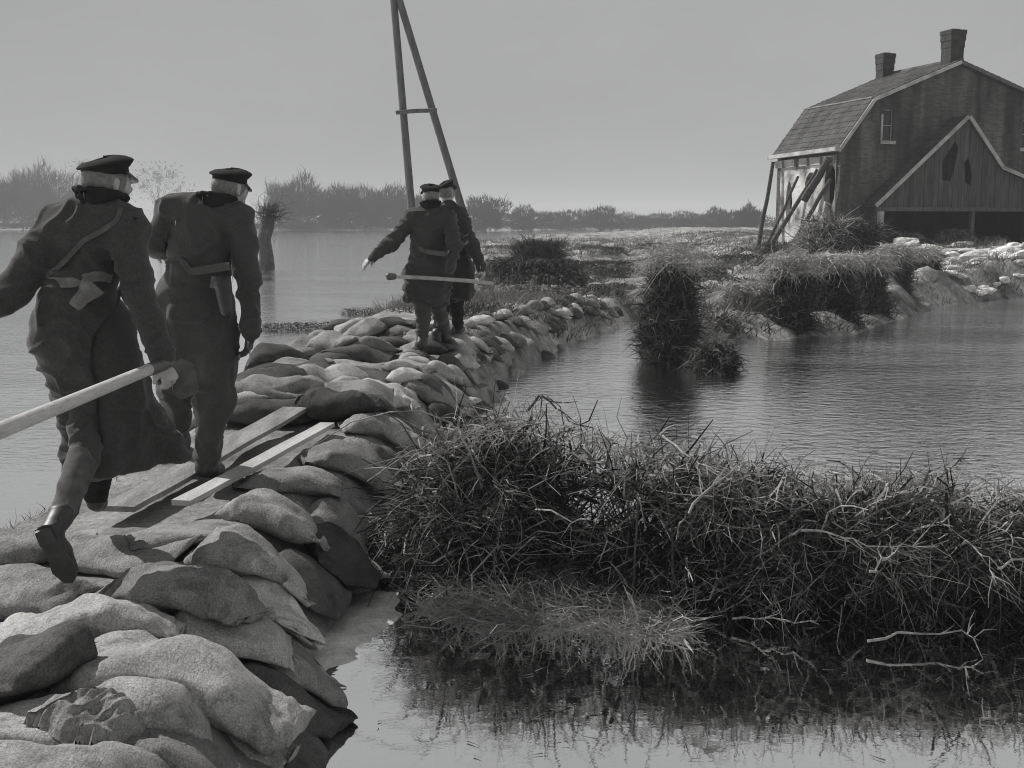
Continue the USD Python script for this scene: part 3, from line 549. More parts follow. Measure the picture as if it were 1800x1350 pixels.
# ------------------------------------------------------------------ sandbags, laid one on the other
HX, HY, HS = np.arange(-4.2, 3.6, 0.02), np.arange(1.5, 27, 0.02), 0.02
hx, hy = np.meshgrid(HX, HY)
top_map = np.empty(hx.shape)
for i in range(0, len(HY), 200):
    sl_ = slice(i, i + 200); top_map[sl_] = ground(np.column_stack([hx[sl_].ravel(), hy[sl_].ravel()])).reshape(hx[sl_].shape)
bare_map = top_map.copy()
def top_at(x, y, src=None):
    src = top_map if src is None else src
    x, y = np.atleast_1d(x), np.atleast_1d(y)
    return ndimage.map_coordinates(src, [(y - HY[0]) / HS, (x - HX[0]) / HS], order=1, mode='nearest')
def hit(px, py, lift=0.0):
    """Where the sight line through the pixel meets what has been laid so far, raised by lift."""
    d = np.arange(2.4, 26, 0.01); p0, p1 = P(px, py, 1.0), P(px, py, 2.0)
    p = p0 + (p1 - p0) * (d - 1)[:, None]
    under = p[:, 2] < top_at(p[:, 0], p[:, 1], bare_map) + 0.05 + lift
    return p[np.argmax(under)]
def bag_shape(L, W, Hh, seed, nu=36, nv=44, neck=0.0, sag=0.35, lumps=1.0):
    """A filled sack: fat middle, seams that flatten at the ends, or a tied neck at +x."""
    rg = np.random.default_rng(seed)
    t = np.linspace(-1, 1, nv); t = np.sin(t * math.pi / 2) * 0.55 + t * 0.45
    a = np.linspace(0, 2 * math.pi, nu, endpoint=False)
    wv = W / 2 * (1 - np.abs(t) ** 3 * 0.28 + np.abs(t) ** 10 * 0.10)
    hv = Hh / 2 * np.maximum(1 - np.abs(t) ** 2.4, 0) ** 0.62 + 0.005
    if neck:
        k = sstep(t, 0.5, 0.8) * (1 - 0.55 * sstep(t, 0.86, 1.0)); wv = wv * (1 - 0.72 * k); hv = hv * (1 - 0.4 * k) + 0.02 * k
    ca, sa = np.cos(a), np.sin(a); ce = np.sign(ca) * np.abs(ca) ** 0.85; se = np.sign(sa) * np.abs(sa) ** 0.85
    x_ = np.repeat((t * L / 2)[:, None], nu, 1); y_ = wv[:, None] * ce; z_ = hv[:, None] * se
    p = np.stack([x_, y_, z_], -1)
    n_ = np.stack([0 * x_, ca[None] + 0 * x_, sa[None] + 0 * x_], -1)
    q_ = p / np.array([0.26, 0.2, 0.2]) + seed * 3.7
    p = p + n_ * ((meshkit.fbm(q_, 3, seed) - 0.5) * 0.13 * lumps * Hh / 0.18)[..., None]
    fold = (1 - np.abs(meshkit.noise(p * [34, 9, 9] + seed, seed + 4) * 2 - 1)) ** 3
    p = p - n_ * (fold * 0.020 * (0.12 + np.abs(t[:, None]) ** 2.5) * (Hh / 0.18))[..., None]
    p = p + n_ * (0.016 * np.exp(-(sa / 0.10) ** 2) * (ca > 0))[None, :, None] * np.array([0, 1, .3])
    p[..., 2] = np.where(p[..., 2] < 0, p[..., 2] * (1 - sag), p[..., 2])
    p[..., 1] += 0.06 * L * rg.uniform(-1, 1) * (t[:, None] ** 2) * 1.5
    tw = rg.uniform(-0.25, 0.25) * t[:, None]
    y2 = p[..., 1] * np.cos(tw) - p[..., 2] * np.sin(tw); z2 = p[..., 1] * np.sin(tw) + p[..., 2] * np.cos(tw); p[..., 1], p[..., 2] = y2, z2
    v = np.vstack([p.reshape(-1, 3), p[0].mean(0), p[-1].mean(0)])
    i = np.arange(nv * nu).reshape(nv, nu); j = np.roll(i, -1, 1)
    f = np.vstack([np.stack([i[:-1], j[:-1], j[1:]], -1).reshape(-1, 3), np.stack([i[:-1], j[1:], i[1:]], -1).reshape(-1, 3)])
    c0, c1 = nv * nu, nv * nu + 1
    f = np.vstack([f, [[c0, j[0, k], i[0, k]] for k in range(nu)], [[c1, i[-1, k], j[-1, k]] for k in range(nu)]])
    f = f[:, ::-1]
    return v, f
def lay_bag(x, y, yaw, L, W, Hh, seed, mat, label, group=None, sink=0.03, blur=0.05, tilt=0.0, conf=1.0, name='sandbag', nu=36, nv=44, **kw):
    v, f = bag_shape(L, W, Hh, seed, nu, nv, **kw)
    c, s = math.cos(yaw), math.sin(yaw)
    w = np.column_stack([x + v[:, 0] * c - v[:, 1] * s, y + v[:, 0] * s + v[:, 1] * c])
    i0, i1 = int((x - L * .8 - HX[0]) / HS), int((x + L * .8 - HX[0]) / HS); j0, j1 = int((y - L * .8 - HY[0]) / HS), int((y + L * .8 - HY[0]) / HS)
    i0, j0 = max(i0, 0), max(j0, 0); win = top_map[j0:j1, i0:i1]
    sup = ndimage.gaussian_filter(np.minimum(ndimage.maximum_filter(win, 3), bare_map[j0:j1, i0:i1] + 0.17), blur / HS)
    S = ndimage.map_coordinates(sup, [(w[:, 1] - HY[0]) / HS - j0, (w[:, 0] - HX[0]) / HS - i0], order=1, mode='nearest')
    mid = np.median(S); S = mid + conf * np.clip(S - mid, -1.3 * Hh, 0.7 * Hh)
    zz = S + v[:, 2] - v[:, 2].min() - sink + tilt * v[:, 0]
    V_ = np.column_stack([w, zz])
    up_ = v[:, 2] > -0.001
    gx, gy = hx[j0:j1, i0:i1], hy[j0:j1, i0:i1]
    gz_ = griddata(w[up_], zz[up_], (gx, gy), method='linear')
    ok = np.isfinite(gz_); win[ok] = np.maximum(win[ok], gz_[ok])
    return obj(name, (V_, f), M[mat], smooth=True, label=label, cat='sandbag', group=group)
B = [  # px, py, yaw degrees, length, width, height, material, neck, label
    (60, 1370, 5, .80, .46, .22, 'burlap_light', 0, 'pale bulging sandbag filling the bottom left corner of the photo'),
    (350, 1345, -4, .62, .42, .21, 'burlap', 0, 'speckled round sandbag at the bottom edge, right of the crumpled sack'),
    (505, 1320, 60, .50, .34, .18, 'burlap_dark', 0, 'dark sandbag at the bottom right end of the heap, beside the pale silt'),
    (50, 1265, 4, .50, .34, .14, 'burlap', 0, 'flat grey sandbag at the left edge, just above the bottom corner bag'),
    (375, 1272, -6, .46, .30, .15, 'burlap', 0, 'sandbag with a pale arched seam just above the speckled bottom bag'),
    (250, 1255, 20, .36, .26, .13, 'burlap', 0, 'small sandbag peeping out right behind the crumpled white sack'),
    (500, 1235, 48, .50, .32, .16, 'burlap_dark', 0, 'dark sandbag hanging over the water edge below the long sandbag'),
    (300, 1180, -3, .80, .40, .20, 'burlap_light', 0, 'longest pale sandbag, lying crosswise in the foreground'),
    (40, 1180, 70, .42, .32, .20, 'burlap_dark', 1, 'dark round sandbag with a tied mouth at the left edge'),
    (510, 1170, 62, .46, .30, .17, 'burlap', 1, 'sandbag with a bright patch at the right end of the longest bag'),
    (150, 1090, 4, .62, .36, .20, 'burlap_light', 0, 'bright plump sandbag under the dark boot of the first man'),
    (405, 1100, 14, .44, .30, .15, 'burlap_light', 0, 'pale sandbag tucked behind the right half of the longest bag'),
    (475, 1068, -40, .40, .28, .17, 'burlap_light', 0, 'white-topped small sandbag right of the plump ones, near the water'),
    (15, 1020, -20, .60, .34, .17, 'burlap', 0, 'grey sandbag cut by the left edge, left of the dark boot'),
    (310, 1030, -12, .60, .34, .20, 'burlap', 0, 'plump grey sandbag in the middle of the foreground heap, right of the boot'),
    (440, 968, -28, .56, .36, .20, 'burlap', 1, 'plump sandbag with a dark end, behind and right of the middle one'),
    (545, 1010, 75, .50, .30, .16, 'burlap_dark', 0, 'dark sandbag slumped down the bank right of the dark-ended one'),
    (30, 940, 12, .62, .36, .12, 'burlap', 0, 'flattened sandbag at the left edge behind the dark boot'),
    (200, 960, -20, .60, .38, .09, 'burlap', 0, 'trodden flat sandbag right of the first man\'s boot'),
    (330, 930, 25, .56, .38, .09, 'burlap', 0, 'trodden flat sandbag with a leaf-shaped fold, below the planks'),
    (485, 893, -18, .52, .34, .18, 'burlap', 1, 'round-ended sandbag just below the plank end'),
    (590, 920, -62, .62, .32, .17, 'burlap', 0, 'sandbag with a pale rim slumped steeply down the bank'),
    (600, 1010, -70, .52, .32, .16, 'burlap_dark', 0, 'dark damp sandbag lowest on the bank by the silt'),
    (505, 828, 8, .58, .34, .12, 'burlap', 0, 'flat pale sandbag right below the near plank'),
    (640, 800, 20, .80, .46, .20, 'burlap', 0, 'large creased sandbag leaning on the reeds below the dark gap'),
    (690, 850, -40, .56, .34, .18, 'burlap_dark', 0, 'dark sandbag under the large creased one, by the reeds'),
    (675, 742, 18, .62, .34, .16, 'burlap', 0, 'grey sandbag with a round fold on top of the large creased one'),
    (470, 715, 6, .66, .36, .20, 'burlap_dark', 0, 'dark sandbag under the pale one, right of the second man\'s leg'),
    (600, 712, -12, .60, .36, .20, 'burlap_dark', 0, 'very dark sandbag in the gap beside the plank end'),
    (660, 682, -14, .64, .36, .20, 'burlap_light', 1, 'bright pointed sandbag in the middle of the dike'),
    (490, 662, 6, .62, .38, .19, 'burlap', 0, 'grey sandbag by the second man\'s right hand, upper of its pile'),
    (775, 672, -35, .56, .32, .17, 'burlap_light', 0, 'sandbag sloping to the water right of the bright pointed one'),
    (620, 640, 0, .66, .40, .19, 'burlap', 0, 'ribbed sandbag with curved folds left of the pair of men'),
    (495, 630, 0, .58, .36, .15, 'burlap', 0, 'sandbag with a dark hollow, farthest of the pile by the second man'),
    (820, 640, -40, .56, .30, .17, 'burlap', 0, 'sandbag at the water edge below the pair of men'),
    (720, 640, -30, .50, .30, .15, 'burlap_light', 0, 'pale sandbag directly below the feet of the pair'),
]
DEBUG = False
fore = []
for i, (px, py, yaw, L, W, Hh, mt, nk, lab) in enumerate(B):
    c = hit(px, py, Hh * 0.45)
    if DEBUG: print(i, lab[:40], c.round(2), top_map.max().round(2))
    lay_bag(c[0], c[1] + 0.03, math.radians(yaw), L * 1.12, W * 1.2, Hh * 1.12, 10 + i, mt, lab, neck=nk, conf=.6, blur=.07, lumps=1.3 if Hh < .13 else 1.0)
    if Hh > 0.15:
        pass
# a crumpled empty sack
c = hit(160, 1265, 0.08)
gxx, gyy = np.meshgrid(np.linspace(-.5, .5, 60), np.linspace(-.5, .5, 44))
pq = np.stack([gxx * 3, gyy * 3, 0 * gxx], -1)
cr = (1 - np.abs(meshkit.noise(pq * [4.2, .8, 1] + 3, 2) * 2 - 1)) * 0.045 * (1.2 - gyy) + meshkit.fbm(pq * [.9, .9, 1] + 9, 3, 5) * 0.06
xx_, yy_ = gxx * 0.30 * (1 - .25 * gyy), gyy * 0.24
X_, Y_ = c[0] + xx_ * math.cos(-.5) - yy_ * math.sin(-.5), c[1] + xx_ * math.sin(-.5) + yy_ * math.cos(-.5)
bm = ndimage.gaussian_filter(top_map, 2)
Z_ = top_at(X_.ravel(), Y_.ravel(), bm).reshape(X_.shape) + cr - 0.02 - 0.06 * (np.maximum(np.abs(gxx), np.abs(gyy)) * 2) ** 6
i_ = np.arange(X_.size).reshape(X_.shape)
obj('empty_sack', (np.stack([X_, Y_, Z_], -1).reshape(-1, 3), np.stack([i_[:-1, :-1], i_[:-1, 1:], i_[1:, 1:], i_[1:, :-1]], -1).reshape(-1, 4)), M['burlap'], smooth=True, label='crumpled pale empty sack lying between the bottom corner bag and the longest sandbag', cat='sack')
# boards laid along the crown
def plank(p0, p1, w, label, over=0.02, m_='pale_wood', th=0.045):
    a_, b_ = G(*p0, 0), G(*p1, 0)
    a_[2] = max(top_at(a_[0], a_[1])[0], -0.05) + over; b_[2] = max(top_at(b_[0], b_[1])[0], -0.02) + over
    bd = box_between(a_, b_, w, th); bd = bd.subdivide_to_size(0.3); 
    n_ = meshkit.noise(bd.vertices * 2.0, 3) - 0.5; bd.vertices[:, 2] += n_ * 0.012
    obj('plank', bd, M[m_], label=label, cat='plank')
plank((318, 884), (576, 752), 0.11, 'long bright plank nearest the camera, in front of the second man', 0.045, th=.03)
plank((205, 886), (520, 738), 0.20, 'trodden grey plank of the walkway, running under the second man', 0.02, 'mid_plank', .03)
# sandbags of the farther stretch
rnd = random.Random(21); n_far = 0
for k in range(52):
    y_ = rnd.uniform(8.8, 14.5); x_ = rnd.uniform(-2.5, -0.55)
    if 11.3 < y_ < 12.8 and -1.5 < x_ < -0.55: continue
    lay_bag(x_, y_, rnd.uniform(-.7, .7), rnd.uniform(.6, .8), .40, rnd.uniform(.16, .21), 100 + k, rnd.choice(['burlap', 'burlap_dark', 'burlap_dark', 'burlap']), 'sandbag on the crown of the dike around and left of the pair of men', 'sandbags on the far stretch of the dike', nu=18, nv=22, sink=0.05, conf=.7)
edge_pts = np.array([(-0.50, 9.6), (-0.42, 12.5), (-0.2, 15.6), (0.95, 19.8), (2.3, 23.6)])
seg = np.concatenate([[0], np.cumsum(np.linalg.norm(np.diff(edge_pts, axis=0), axis=1))])
for row, (off, step) in enumerate(((0.62, .40), (0.25, .34), (-0.12, .33), (-0.5, .42))):
    s_ = 0.2 * row
    while s_ < seg[-1]:
        c = np.array([np.interp(s_, seg, edge_pts[:, 0]), np.interp(s_, seg, edge_pts[:, 1])])
        c2 = np.array([np.interp(s_ + .3, seg, edge_pts[:, 0]), np.interp(s_ + .3, seg, edge_pts[:, 1])]); t_ = (c2 - c) / (np.linalg.norm(c2 - c) + 1e-9)
        if s_ + .3 > seg[-1]: break
        nrm = np.array([t_[1], -t_[0]]); q_ = c + nrm * (off + rnd.uniform(-.1, .1))
        lay_bag(q_[0], q_[1], math.atan2(nrm[1], nrm[0]) + rnd.uniform(-.6, .6), rnd.uniform(.24, .40), rnd.uniform(.18, .28), rnd.uniform(.13, .22), 300 + int(s_ * 50) + row, rnd.choice(['burlap_light', 'burlap', 'burlap_dark', 'burlap_dark']), 'small pale sandbag in the row curving along the water edge towards the reed stook', 'small sandbags along the curving water edge', nu=14, nv=16, sink=0.02, blur=0.05, conf=0.3)
        s_ += step * rnd.uniform(.8, 1.35)

# ------------------------------------------------------------------ people
def nrm(v): v = np.asarray(v, float); return v / np.linalg.norm(v)
def head_prims(c, f):
    f = nrm([f[0], f[1], 0]); r = np.array([f[1], -f[0], 0]); u = np.array([0, 0, 1.0])
    pr = [(c - f * .025 + u * .022, c + f * .035 + u * .018, .083, .078), (c + f * .045 - u * .03, c + f * .055 - u * .085, .058, .042),
          (c + f * .098 + u * .02, c + f * .118 - u * .018, .010, .017), (c + f * .092 - u * .055, c + f * .094 - u * .056, .022, .022), (c + f * .085 - u * .095, c + f * .088 - u * .096, .024, .022),
          (c + f * .082 + u * .035 + r * .035, c + f * .082 + u * .035 - r * .035, .018, .018)]
    for s in (-1, 1):
        pr += [(c + r * s * .078 - f * .005 + u * .015, c + r * s * .084 - f * .012 - u * .03, .016, .011), (c + f * .06 + r * s * .045 - u * .02, c + f * .055 + r * s * .04 - u * .04, .03, .026)]
    return pr
def hand_prims(w, d, palm, curl=0.5, thumb=1.0, s=1.0):
    """Palm and five fingers; palm is the direction the palm faces, curl in radians per joint."""
    d = nrm(d); palm = nrm(palm - np.dot(palm, d) * d); sd = np.cross(d, palm) * thumb
    pr = [(w, w + d * .03, .026 * s, .026 * s)]
    kn = []
    for i, o in enumerate((.030, .010, -.010, -.028)):
        k = w + d * (.090 - .004 * abs(i - 1)) * s + sd * o * s; kn.append(k)
        pr.append((w + d * .015 + sd * o * .6 * s, k, .017 * s, .013 * s))
    for i, (k, L) in enumerate(zip(kn, (.040, .045, .042, .032))):
        dd, p = d, k
        for j in range(3):
            a = curl; nd = dd * math.cos(a) + palm * math.sin(a); palm_j = palm * math.cos(a) - dd * math.sin(a)
            q_ = p + nd * L * s * (1, .65, .5)[j]
            pr.append((p, q_, (.0115 - .001 * j) * s, (.0105 - .001 * j) * s)); p, dd, palm = q_, nd, palm_j
        palm = nrm(np.cross(sd, d) * (-thumb)) * 1.0 if False else palm
        palm = nrm(np.cross(d, sd * thumb) * -1) if False else palm
        # restore the palm's own direction for the next finger
        palm = nrm(np.cross(sd * thumb, d))
    t0 = w + d * .03 * s + sd * .024 * s; t1 = t0 + nrm(d * .6 + sd * .7 + palm * .4) * .045 * s; t2 = t1 + nrm(d * .8 + palm * .7) * .035 * s
    pr += [(t0, t1, .016 * s, .013 * s), (t1, t2, .012 * s, .010 * s)]
    return pr
def cap_parts(c, f, tilt, T, mat):
    """A peaked service cap: c is the head's centre, tilt an axis-angle tip of the crown."""
    f = nrm([f[0], f[1], 0]); r = np.array([f[1], -f[0], 0]); u = np.array([0, 0, 1.0])
    Rm = trimesh.transformations.rotation_matrix(tilt[0], nrm(tilt[1]))[:3, :3]
    f2, r2, u2 = Rm @ f, Rm @ r, Rm @ u; o = c + u * .045
    prof_ = np.array([(.0, .072), (.05, .074), (.09, .068), (.114, .056), (.122, .047), (.118, .040), (.106, .030), (.099, .025), (.097, .0), (.090, -.004), (.084, .01), (.0, .02)])
    a = np.linspace(0, 2 * math.pi, 40, endpoint=False); vs = []
    for rr, zz in prof_:
        el_ = 1.0 + 0.06 * np.cos(a) * (rr > .11); lift = 0.012 * np.cos(a) * (zz > .03)
        vs.append(o + (rr * el_ * np.cos(a))[:, None] * f2 * 1.06 + (rr * np.sin(a))[:, None] * r2 * 0.96 + (zz + lift)[:, None] * u2)
    v = np.vstack(vs); n, mm = len(prof_), 40; fc = []
    for i in range(n - 1):
        for j in range(mm):
            k = (j + 1) % mm; fc += [[i * mm + j, i * mm + k, (i + 1) * mm + k], [i * mm + j, (i + 1) * mm + k, (i + 1) * mm + j]]
    m_ = trimesh.Trimesh(v, fc, process=False); m_.fix_normals()
    C = obj('cap', m_, M[mat], T, smooth=50)
    aa = np.linspace(-1.15, 1.15, 19); top, out = [], []
    for t in aa:
        dr = math.cos(t) * f2 + math.sin(t) * r2
        top.append(o + dr * .099 + u2 * .004); ext = .062 * max(math.cos(t * 1.25), 0) ** .7
        out.append(o + dr * (.099 + ext * .7) - u2 * (ext * .75 - .004))
    V_ = np.array(top + out + [p - u2 * .005 for p in top] + [p - u2 * .005 for p in out]); k = len(aa); fc = []
    for i in range(k - 1):
        fc += [[i, i + 1, k + i + 1, k + i], [2 * k + i, 3 * k + i, 3 * k + i + 1, 2 * k + i + 1], [k + i, k + i + 1, 3 * k + i + 1, 3 * k + i]]
    obj('visor', (V_, np.array(fc)), M['leather'], C, smooth=40)
    return C
def band(center, axis_u, rx, ry, f, w, T, mat, name, th=0.008, n=48, zoff=lambda a: 0.0):
    """A strap round a body: an elliptical ring."""
    f = nrm(f); r = np.cross(f, nrm(axis_u)); u = nrm(axis_u); a = np.linspace(0, 2 * math.pi, n, endpoint=False)
    rows = []
    for (e, zz) in ((0, -w / 2), (th, -w / 2), (th, w / 2), (0, w / 2)):
        rows.append(center + ((rx + e) * np.cos(a))[:, None] * r + ((ry + e) * np.sin(a))[:, None] * f + (zz + np.array([zoff(t) for t in a]))[:, None] * u)
    v = np.vstack(rows); fc = []
    for i in range(4):
        for j in range(n):
            k = (j + 1) % n; i2 = (i + 1) % 4
            fc.append([i * n + j, i * n + k, i2 * n + k, i2 * n + j])
    m_ = trimesh.Trimesh(*meshkit.arrays((v, np.array(fc)))[:2], process=False); m_.fix_normals()
    return obj(name, m_, M[mat], T)
def surface_strip(base, pts, w, T, mat, name, off=0.012, th=0.006):
    """A strip that lies on the mesh base along the given points."""
    pq_ = trimesh.proximity.ProximityQuery(base); pts = np.asarray(pts)
    n = 24; t = np.linspace(0, len(pts) - 1, n); pp = np.stack([np.interp(t, range(len(pts)), pts[:, k]) for k in range(3)], 1)
    cp, _, tri = pq_.on_surface(pp); nn = base.face_normals[tri]; nn = ndimage.gaussian_filter1d(nn, 4, axis=0); cp = ndimage.gaussian_filter1d(cp, 1.5, axis=0)
    tg = np.gradient(cp, axis=0); s = np.cross(tg, nn); s /= np.linalg.norm(s, axis=1, keepdims=True) + 1e-9; nn /= np.linalg.norm(nn, axis=1, keepdims=True) + 1e-9
    c = cp + nn * off; rows = [c - s * w / 2, c - s * w / 2 + nn * th, c + s * w / 2 + nn * th, c + s * w / 2]
    v = np.vstack(rows); fc = []
    for i in range(4):
        for j in range(n - 1): fc.append([i * n + j, i * n + j + 1, ((i + 1) % 4) * n + j + 1, ((i + 1) % 4) * n + j])
    m_ = trimesh.Trimesh(*meshkit.arrays((v, np.array(fc)))[:2], process=False); m_.fix_normals()
    return obj(name, m_, M[mat], T)
def collar(nb, f, r0, hgt, h):
    """A turned-up collar: a ring round the neck, higher at the back."""
    f = nrm([f[0], f[1], 0]); rr = np.array([f[1], -f[0], 0]); ps = []
    a = np.linspace(0.5, 2 * math.pi - 0.5, 11); ring = lambda q, z0, ex: [nb + (f * math.cos(t) * 1.05 + rr * math.sin(t)) * (q + ex * 0.5) + np.array([0, 0, z0 + hgt * (0.5 - 0.5 * math.cos(t)) * ex * 10]) for t in a]
    lo, hi = ring(r0 + .012, -.005, 0.0), ring(r0 - .012, .012, 0.1)
    for i in range(len(a) - 1):
        ps += [(lo[i], lo[i + 1], .017, .017), (hi[i], hi[i + 1], .012, .012), ((lo[i] + hi[i]) / 2, (lo[i + 1] + hi[i + 1]) / 2, .013, .013)]
    return sdf_mesh(ps, h=h, k=.012, fold=.002, sm=2)
SQ = (np.array([0, 1.0, 0]), 1.4)
def boot(heel, toe, ankle, r=0.05):
    h_, t_ = np.asarray(heel), np.asarray(toe)
    return [(h_ + [0, 0, .0], h_ * .5 + t_ * .5, r * .85, r * .9), (h_ * .5 + t_ * .5, t_, r * .9, r * .75), (h_ + [0, 0, .02], ankle, r * .9, r * 1.15)]
def slim(prims, k=0.62): return [(a, b, ra * k, rb * k) + tuple(x) for a, b, ra, rb, *x in prims]

# --- the first man: striding, greatcoat, shovel
T = empty('person', 'man in dark peaked cap and long belted coat striding along the sandbags with a shovel', 'person')
f1 = np.array([math.sin(0.62), math.cos(0.62), 0])
hd = P(187, 325, 5.16); nb = P(180, 358, 5.14)
shL, elL, wrL = P(100, 402, 5.16), P(22, 508, 5.05), P(-75, 585, 4.95)
shR, elR, wrR = P(222, 396, 5.12), P(243, 515, 5.02), P(283, 622, 5.0)
arms = [(shL, elL, .082, .07), (elL, wrL, .068, .052), (shR, elR, .08, .066), (elR, wrR, .064, .048)]
torso = [(nb + [0, 0, -.02], shL + [0.03, 0, 0.01], .065, .085), (nb + [0, 0, -.02], shR, .065, .08), (P(166, 412, 5.16), P(142, 488, 5.16), .170, .142, SQ), (P(120, 410, 5.16), P(205, 410, 5.14), .10, .10), (P(150, 395, 5.13), P(185, 395, 5.13), .085, .085)]
skirt = [(P(142, 488, 5.16), P(146, 585, 5.17), .142, .212, SQ), (P(146, 585, 5.17), P(165, 680, 5.18), .215, .18, SQ), (P(165, 680, 5.18), P(158, 815, 5.10), .17, .115, SQ),
         (P(185, 660, 5.2), P(300, 812, 5.42), .15, .055), (P(180, 690, 5.2), P(225, 815, 5.3), .15, .10), (P(170, 720, 5.2), P(255, 820, 5.4), .12, .075), (P(290, 790, 5.4), P(334, 822, 5.45), .05, .016), (P(215, 670, 5.2), P(320, 812, 5.4), .10, .035), (P(200, 800, 5.2), P(310, 818, 5.4), .06, .03)]
ct = P(200, 826, 5.2)
coat = sdf_mesh(torso + skirt, after=arms, h=0.011, k=0.06, cuts=[(ct, (0.06, 0.0, -1.0))], fold=0.019, fold_scale=(7, 7, 12), seed=3)
def skirt_folds(m_, z0, z1, amp, fr, seed):
    v = m_.vertices; wt = sstep(-v[:, 2], -z0, -z1); ang = np.column_stack([v[:, 0] * fr, v[:, 1] * fr, v[:, 2] * 1.6])
    r = (1 - np.abs(meshkit.noise(ang, seed) * 2 - 1)) ** 1.5 - .45; m_.vertices = v + m_.vertex_normals * (amp * wt * r)[:, None]
skirt_folds(coat, P(0, 500, 5.16)[2], P(0, 700, 5.16)[2], .034, 9, 4)
obj('coat', coat, M['wool_coat'], T, smooth=True)
legs = [(P(150, 690, 5.18), P(150, 805, 4.98), .085, .062), (P(150, 805, 4.98), P(108, 912, 4.72), .058, .042), (P(185, 690, 5.25), P(176, 812, 5.40), .085, .062), (P(176, 812, 5.40), P(166, 872, 5.45), .056, .046)]
hnd = hand_prims(P(288, 634, 4.99), P(301, 668, 5.0) - P(286, 626, 5.0), np.array([-0.6, 0.5, -0.3]), curl=1.0, thumb=-1)
lhand = hand_prims(wrL + (wrL - elL) * .05, wrL - elL, np.array([0.3, 0.3, -1.0]), curl=0.35)
body = sdf_mesh(slim(torso[:4], .48) + slim(skirt[:2], .5) + slim(arms, .42) + slim(legs, .6) + [(nb + [0, 0, -.05], hd - [0, 0, .05], .06, .056)] + head_prims(hd, f1) + hnd + lhand + slim([(elR, P(288, 634, 4.99), .05, .045), (elL, wrL + (wrL - elL) * .08, .05, .045)], .58), h=0.009, k=0.012, sm=2)
obj('body', body, M['skin'], T, smooth=True)
obj('trousers', sdf_mesh(legs[:1] + legs[2:3] + [(P(150, 640, 5.18), P(180, 640, 5.2), .1, .1)], h=0.012, k=0.03, fold=0.012), M['wool'], T, smooth=True)
obj('gaiter', sdf_mesh([(P(147, 800, 4.99), P(112, 902, 4.745), .068, .052)], h=0.009, fold=0.008), M['gaiter'], T, smooth=True)
obj('gaiter', sdf_mesh([(P(177, 808, 5.40), P(168, 868, 5.45), .066, .056)], h=0.009, fold=0.008), M['wool_black'], T, smooth=True)
toe, heel = P(118, 1003, 4.66), P(86, 938, 4.60)
ax_ = nrm(toe - heel); bt = obj('boot', sdf_mesh([(heel + [0, .02, 0], (heel + toe) / 2 + [0, .02, 0], .040, .044), ((heel + toe) / 2 + [0, .02, 0], toe + [0, .02, 0], .044, .036), (heel + [0, .025, 0], P(106, 908, 4.71), .044, .056)], h=0.007, k=.018, fold=.003), M['leather'], T, smooth=True)
sn = nrm(np.array([0.05, -1, 0.12]) - ax_ * np.dot([0.05, -1, 0.12], ax_)); sw = np.cross(sn, ax_); LL = np.linalg.norm(toe - heel)
sole = Polygon([(-.045, -.030), (-.05, 0), (-.045, .030), (.02, .036), (.07, .030), (.15, .046), (LL + .02, .036), (LL + .045, .01), (LL + .035, -.02), (.17, -.045), (.08, -.032), (.02, -.036)])
obj('sole', extrude(sole.buffer(.004), .012, (heel + toe) / 2 - ax_ * LL / 2 + sn * .018, ax_, sw, sn), M['leather'], bt)
obj('heel', extrude(Polygon([(-.045, -.030), (-.05, 0), (-.045, .030), (.02, .034), (.022, -.034)]), .024, heel + sn * .0305, ax_, sw, sn), M['leather'], bt)
obj('boot', sdf_mesh(boot(P(168, 884, 5.45), P(176, 882, 5.63), P(167, 866, 5.45), .048), h=0.008, k=.02), M['leather'], T, smooth=True)
core_ = sdf_mesh(torso + skirt[:2], h=0.012, k=0.06, sm=8)
obj('collar', collar(nb + [0, -.005, .01], f1, .068, .045, .008), M['wool_black'], T, smooth=True)
surface_strip(coat, [P(146, 520, 4.8), P(150, 600, 4.8), P(160, 700, 4.8), P(168, 800, 4.8)], .012, T, 'wool_black', 'back_vent', off=.001, th=.004)
for cu0, cu1, rc in ((P(279, 608, 5.0), P(284, 624, 5.0), .060),):
    obj('cuff', sdf_mesh([(cu0, cu1, rc, rc * .96)], h=.008, k=.01, fold=.004), M['wool_coat'], T, smooth=True)
for bx_, by_ in ((128, 512), (158, 512)):
    obj('button', trimesh.creation.icosphere(1, .011).apply_translation(trimesh.proximity.closest_point(core_, [P(bx_, by_, 4.85)])[0][0] + [0, -.02, 0]), M['strap'], T)
obj('epaulette', box_between(P(216, 372, 5.09), P(244, 386, 5.06), 0.05, 0.016), M['wool_black'], T)
surface_strip(core_, [P(58, 492, 5.1), P(110, 450, 4.85), P(150, 420, 4.85), P(204, 378, 4.95), P(214, 366, 5.12)], 0.022, T, 'strap', 'shoulder_strap', off=.016)
surface_strip(core_, [P(62, 494, 5.12), P(85, 498, 4.9), P(140, 501, 4.85), P(185, 498, 4.9), P(214, 494, 5.1)], 0.045, T, 'webbing', 'belt', off=.012)
fu, fv = np.meshgrid(np.linspace(0, 1, 12), np.linspace(0, 1, 12), indexing='ij')
q00, q10, q11, q01 = P(150, 484, 4.93), P(183, 514, 4.93), P(136, 546, 4.95), P(122, 534, 4.95)
fp = (q00 * ((1 - fu) * (1 - fv))[..., None] + q10 * (fu * (1 - fv))[..., None] + q11 * (fu * fv)[..., None] + q01 * ((1 - fu) * fv)[..., None])
fp = fp + np.array([0, -1.0, .15]) * (.035 * np.sin(fu * math.pi) * np.sin(fv * math.pi * .9 + .3) + .012 * np.sin(fv * 9 + fu * 3))[..., None]
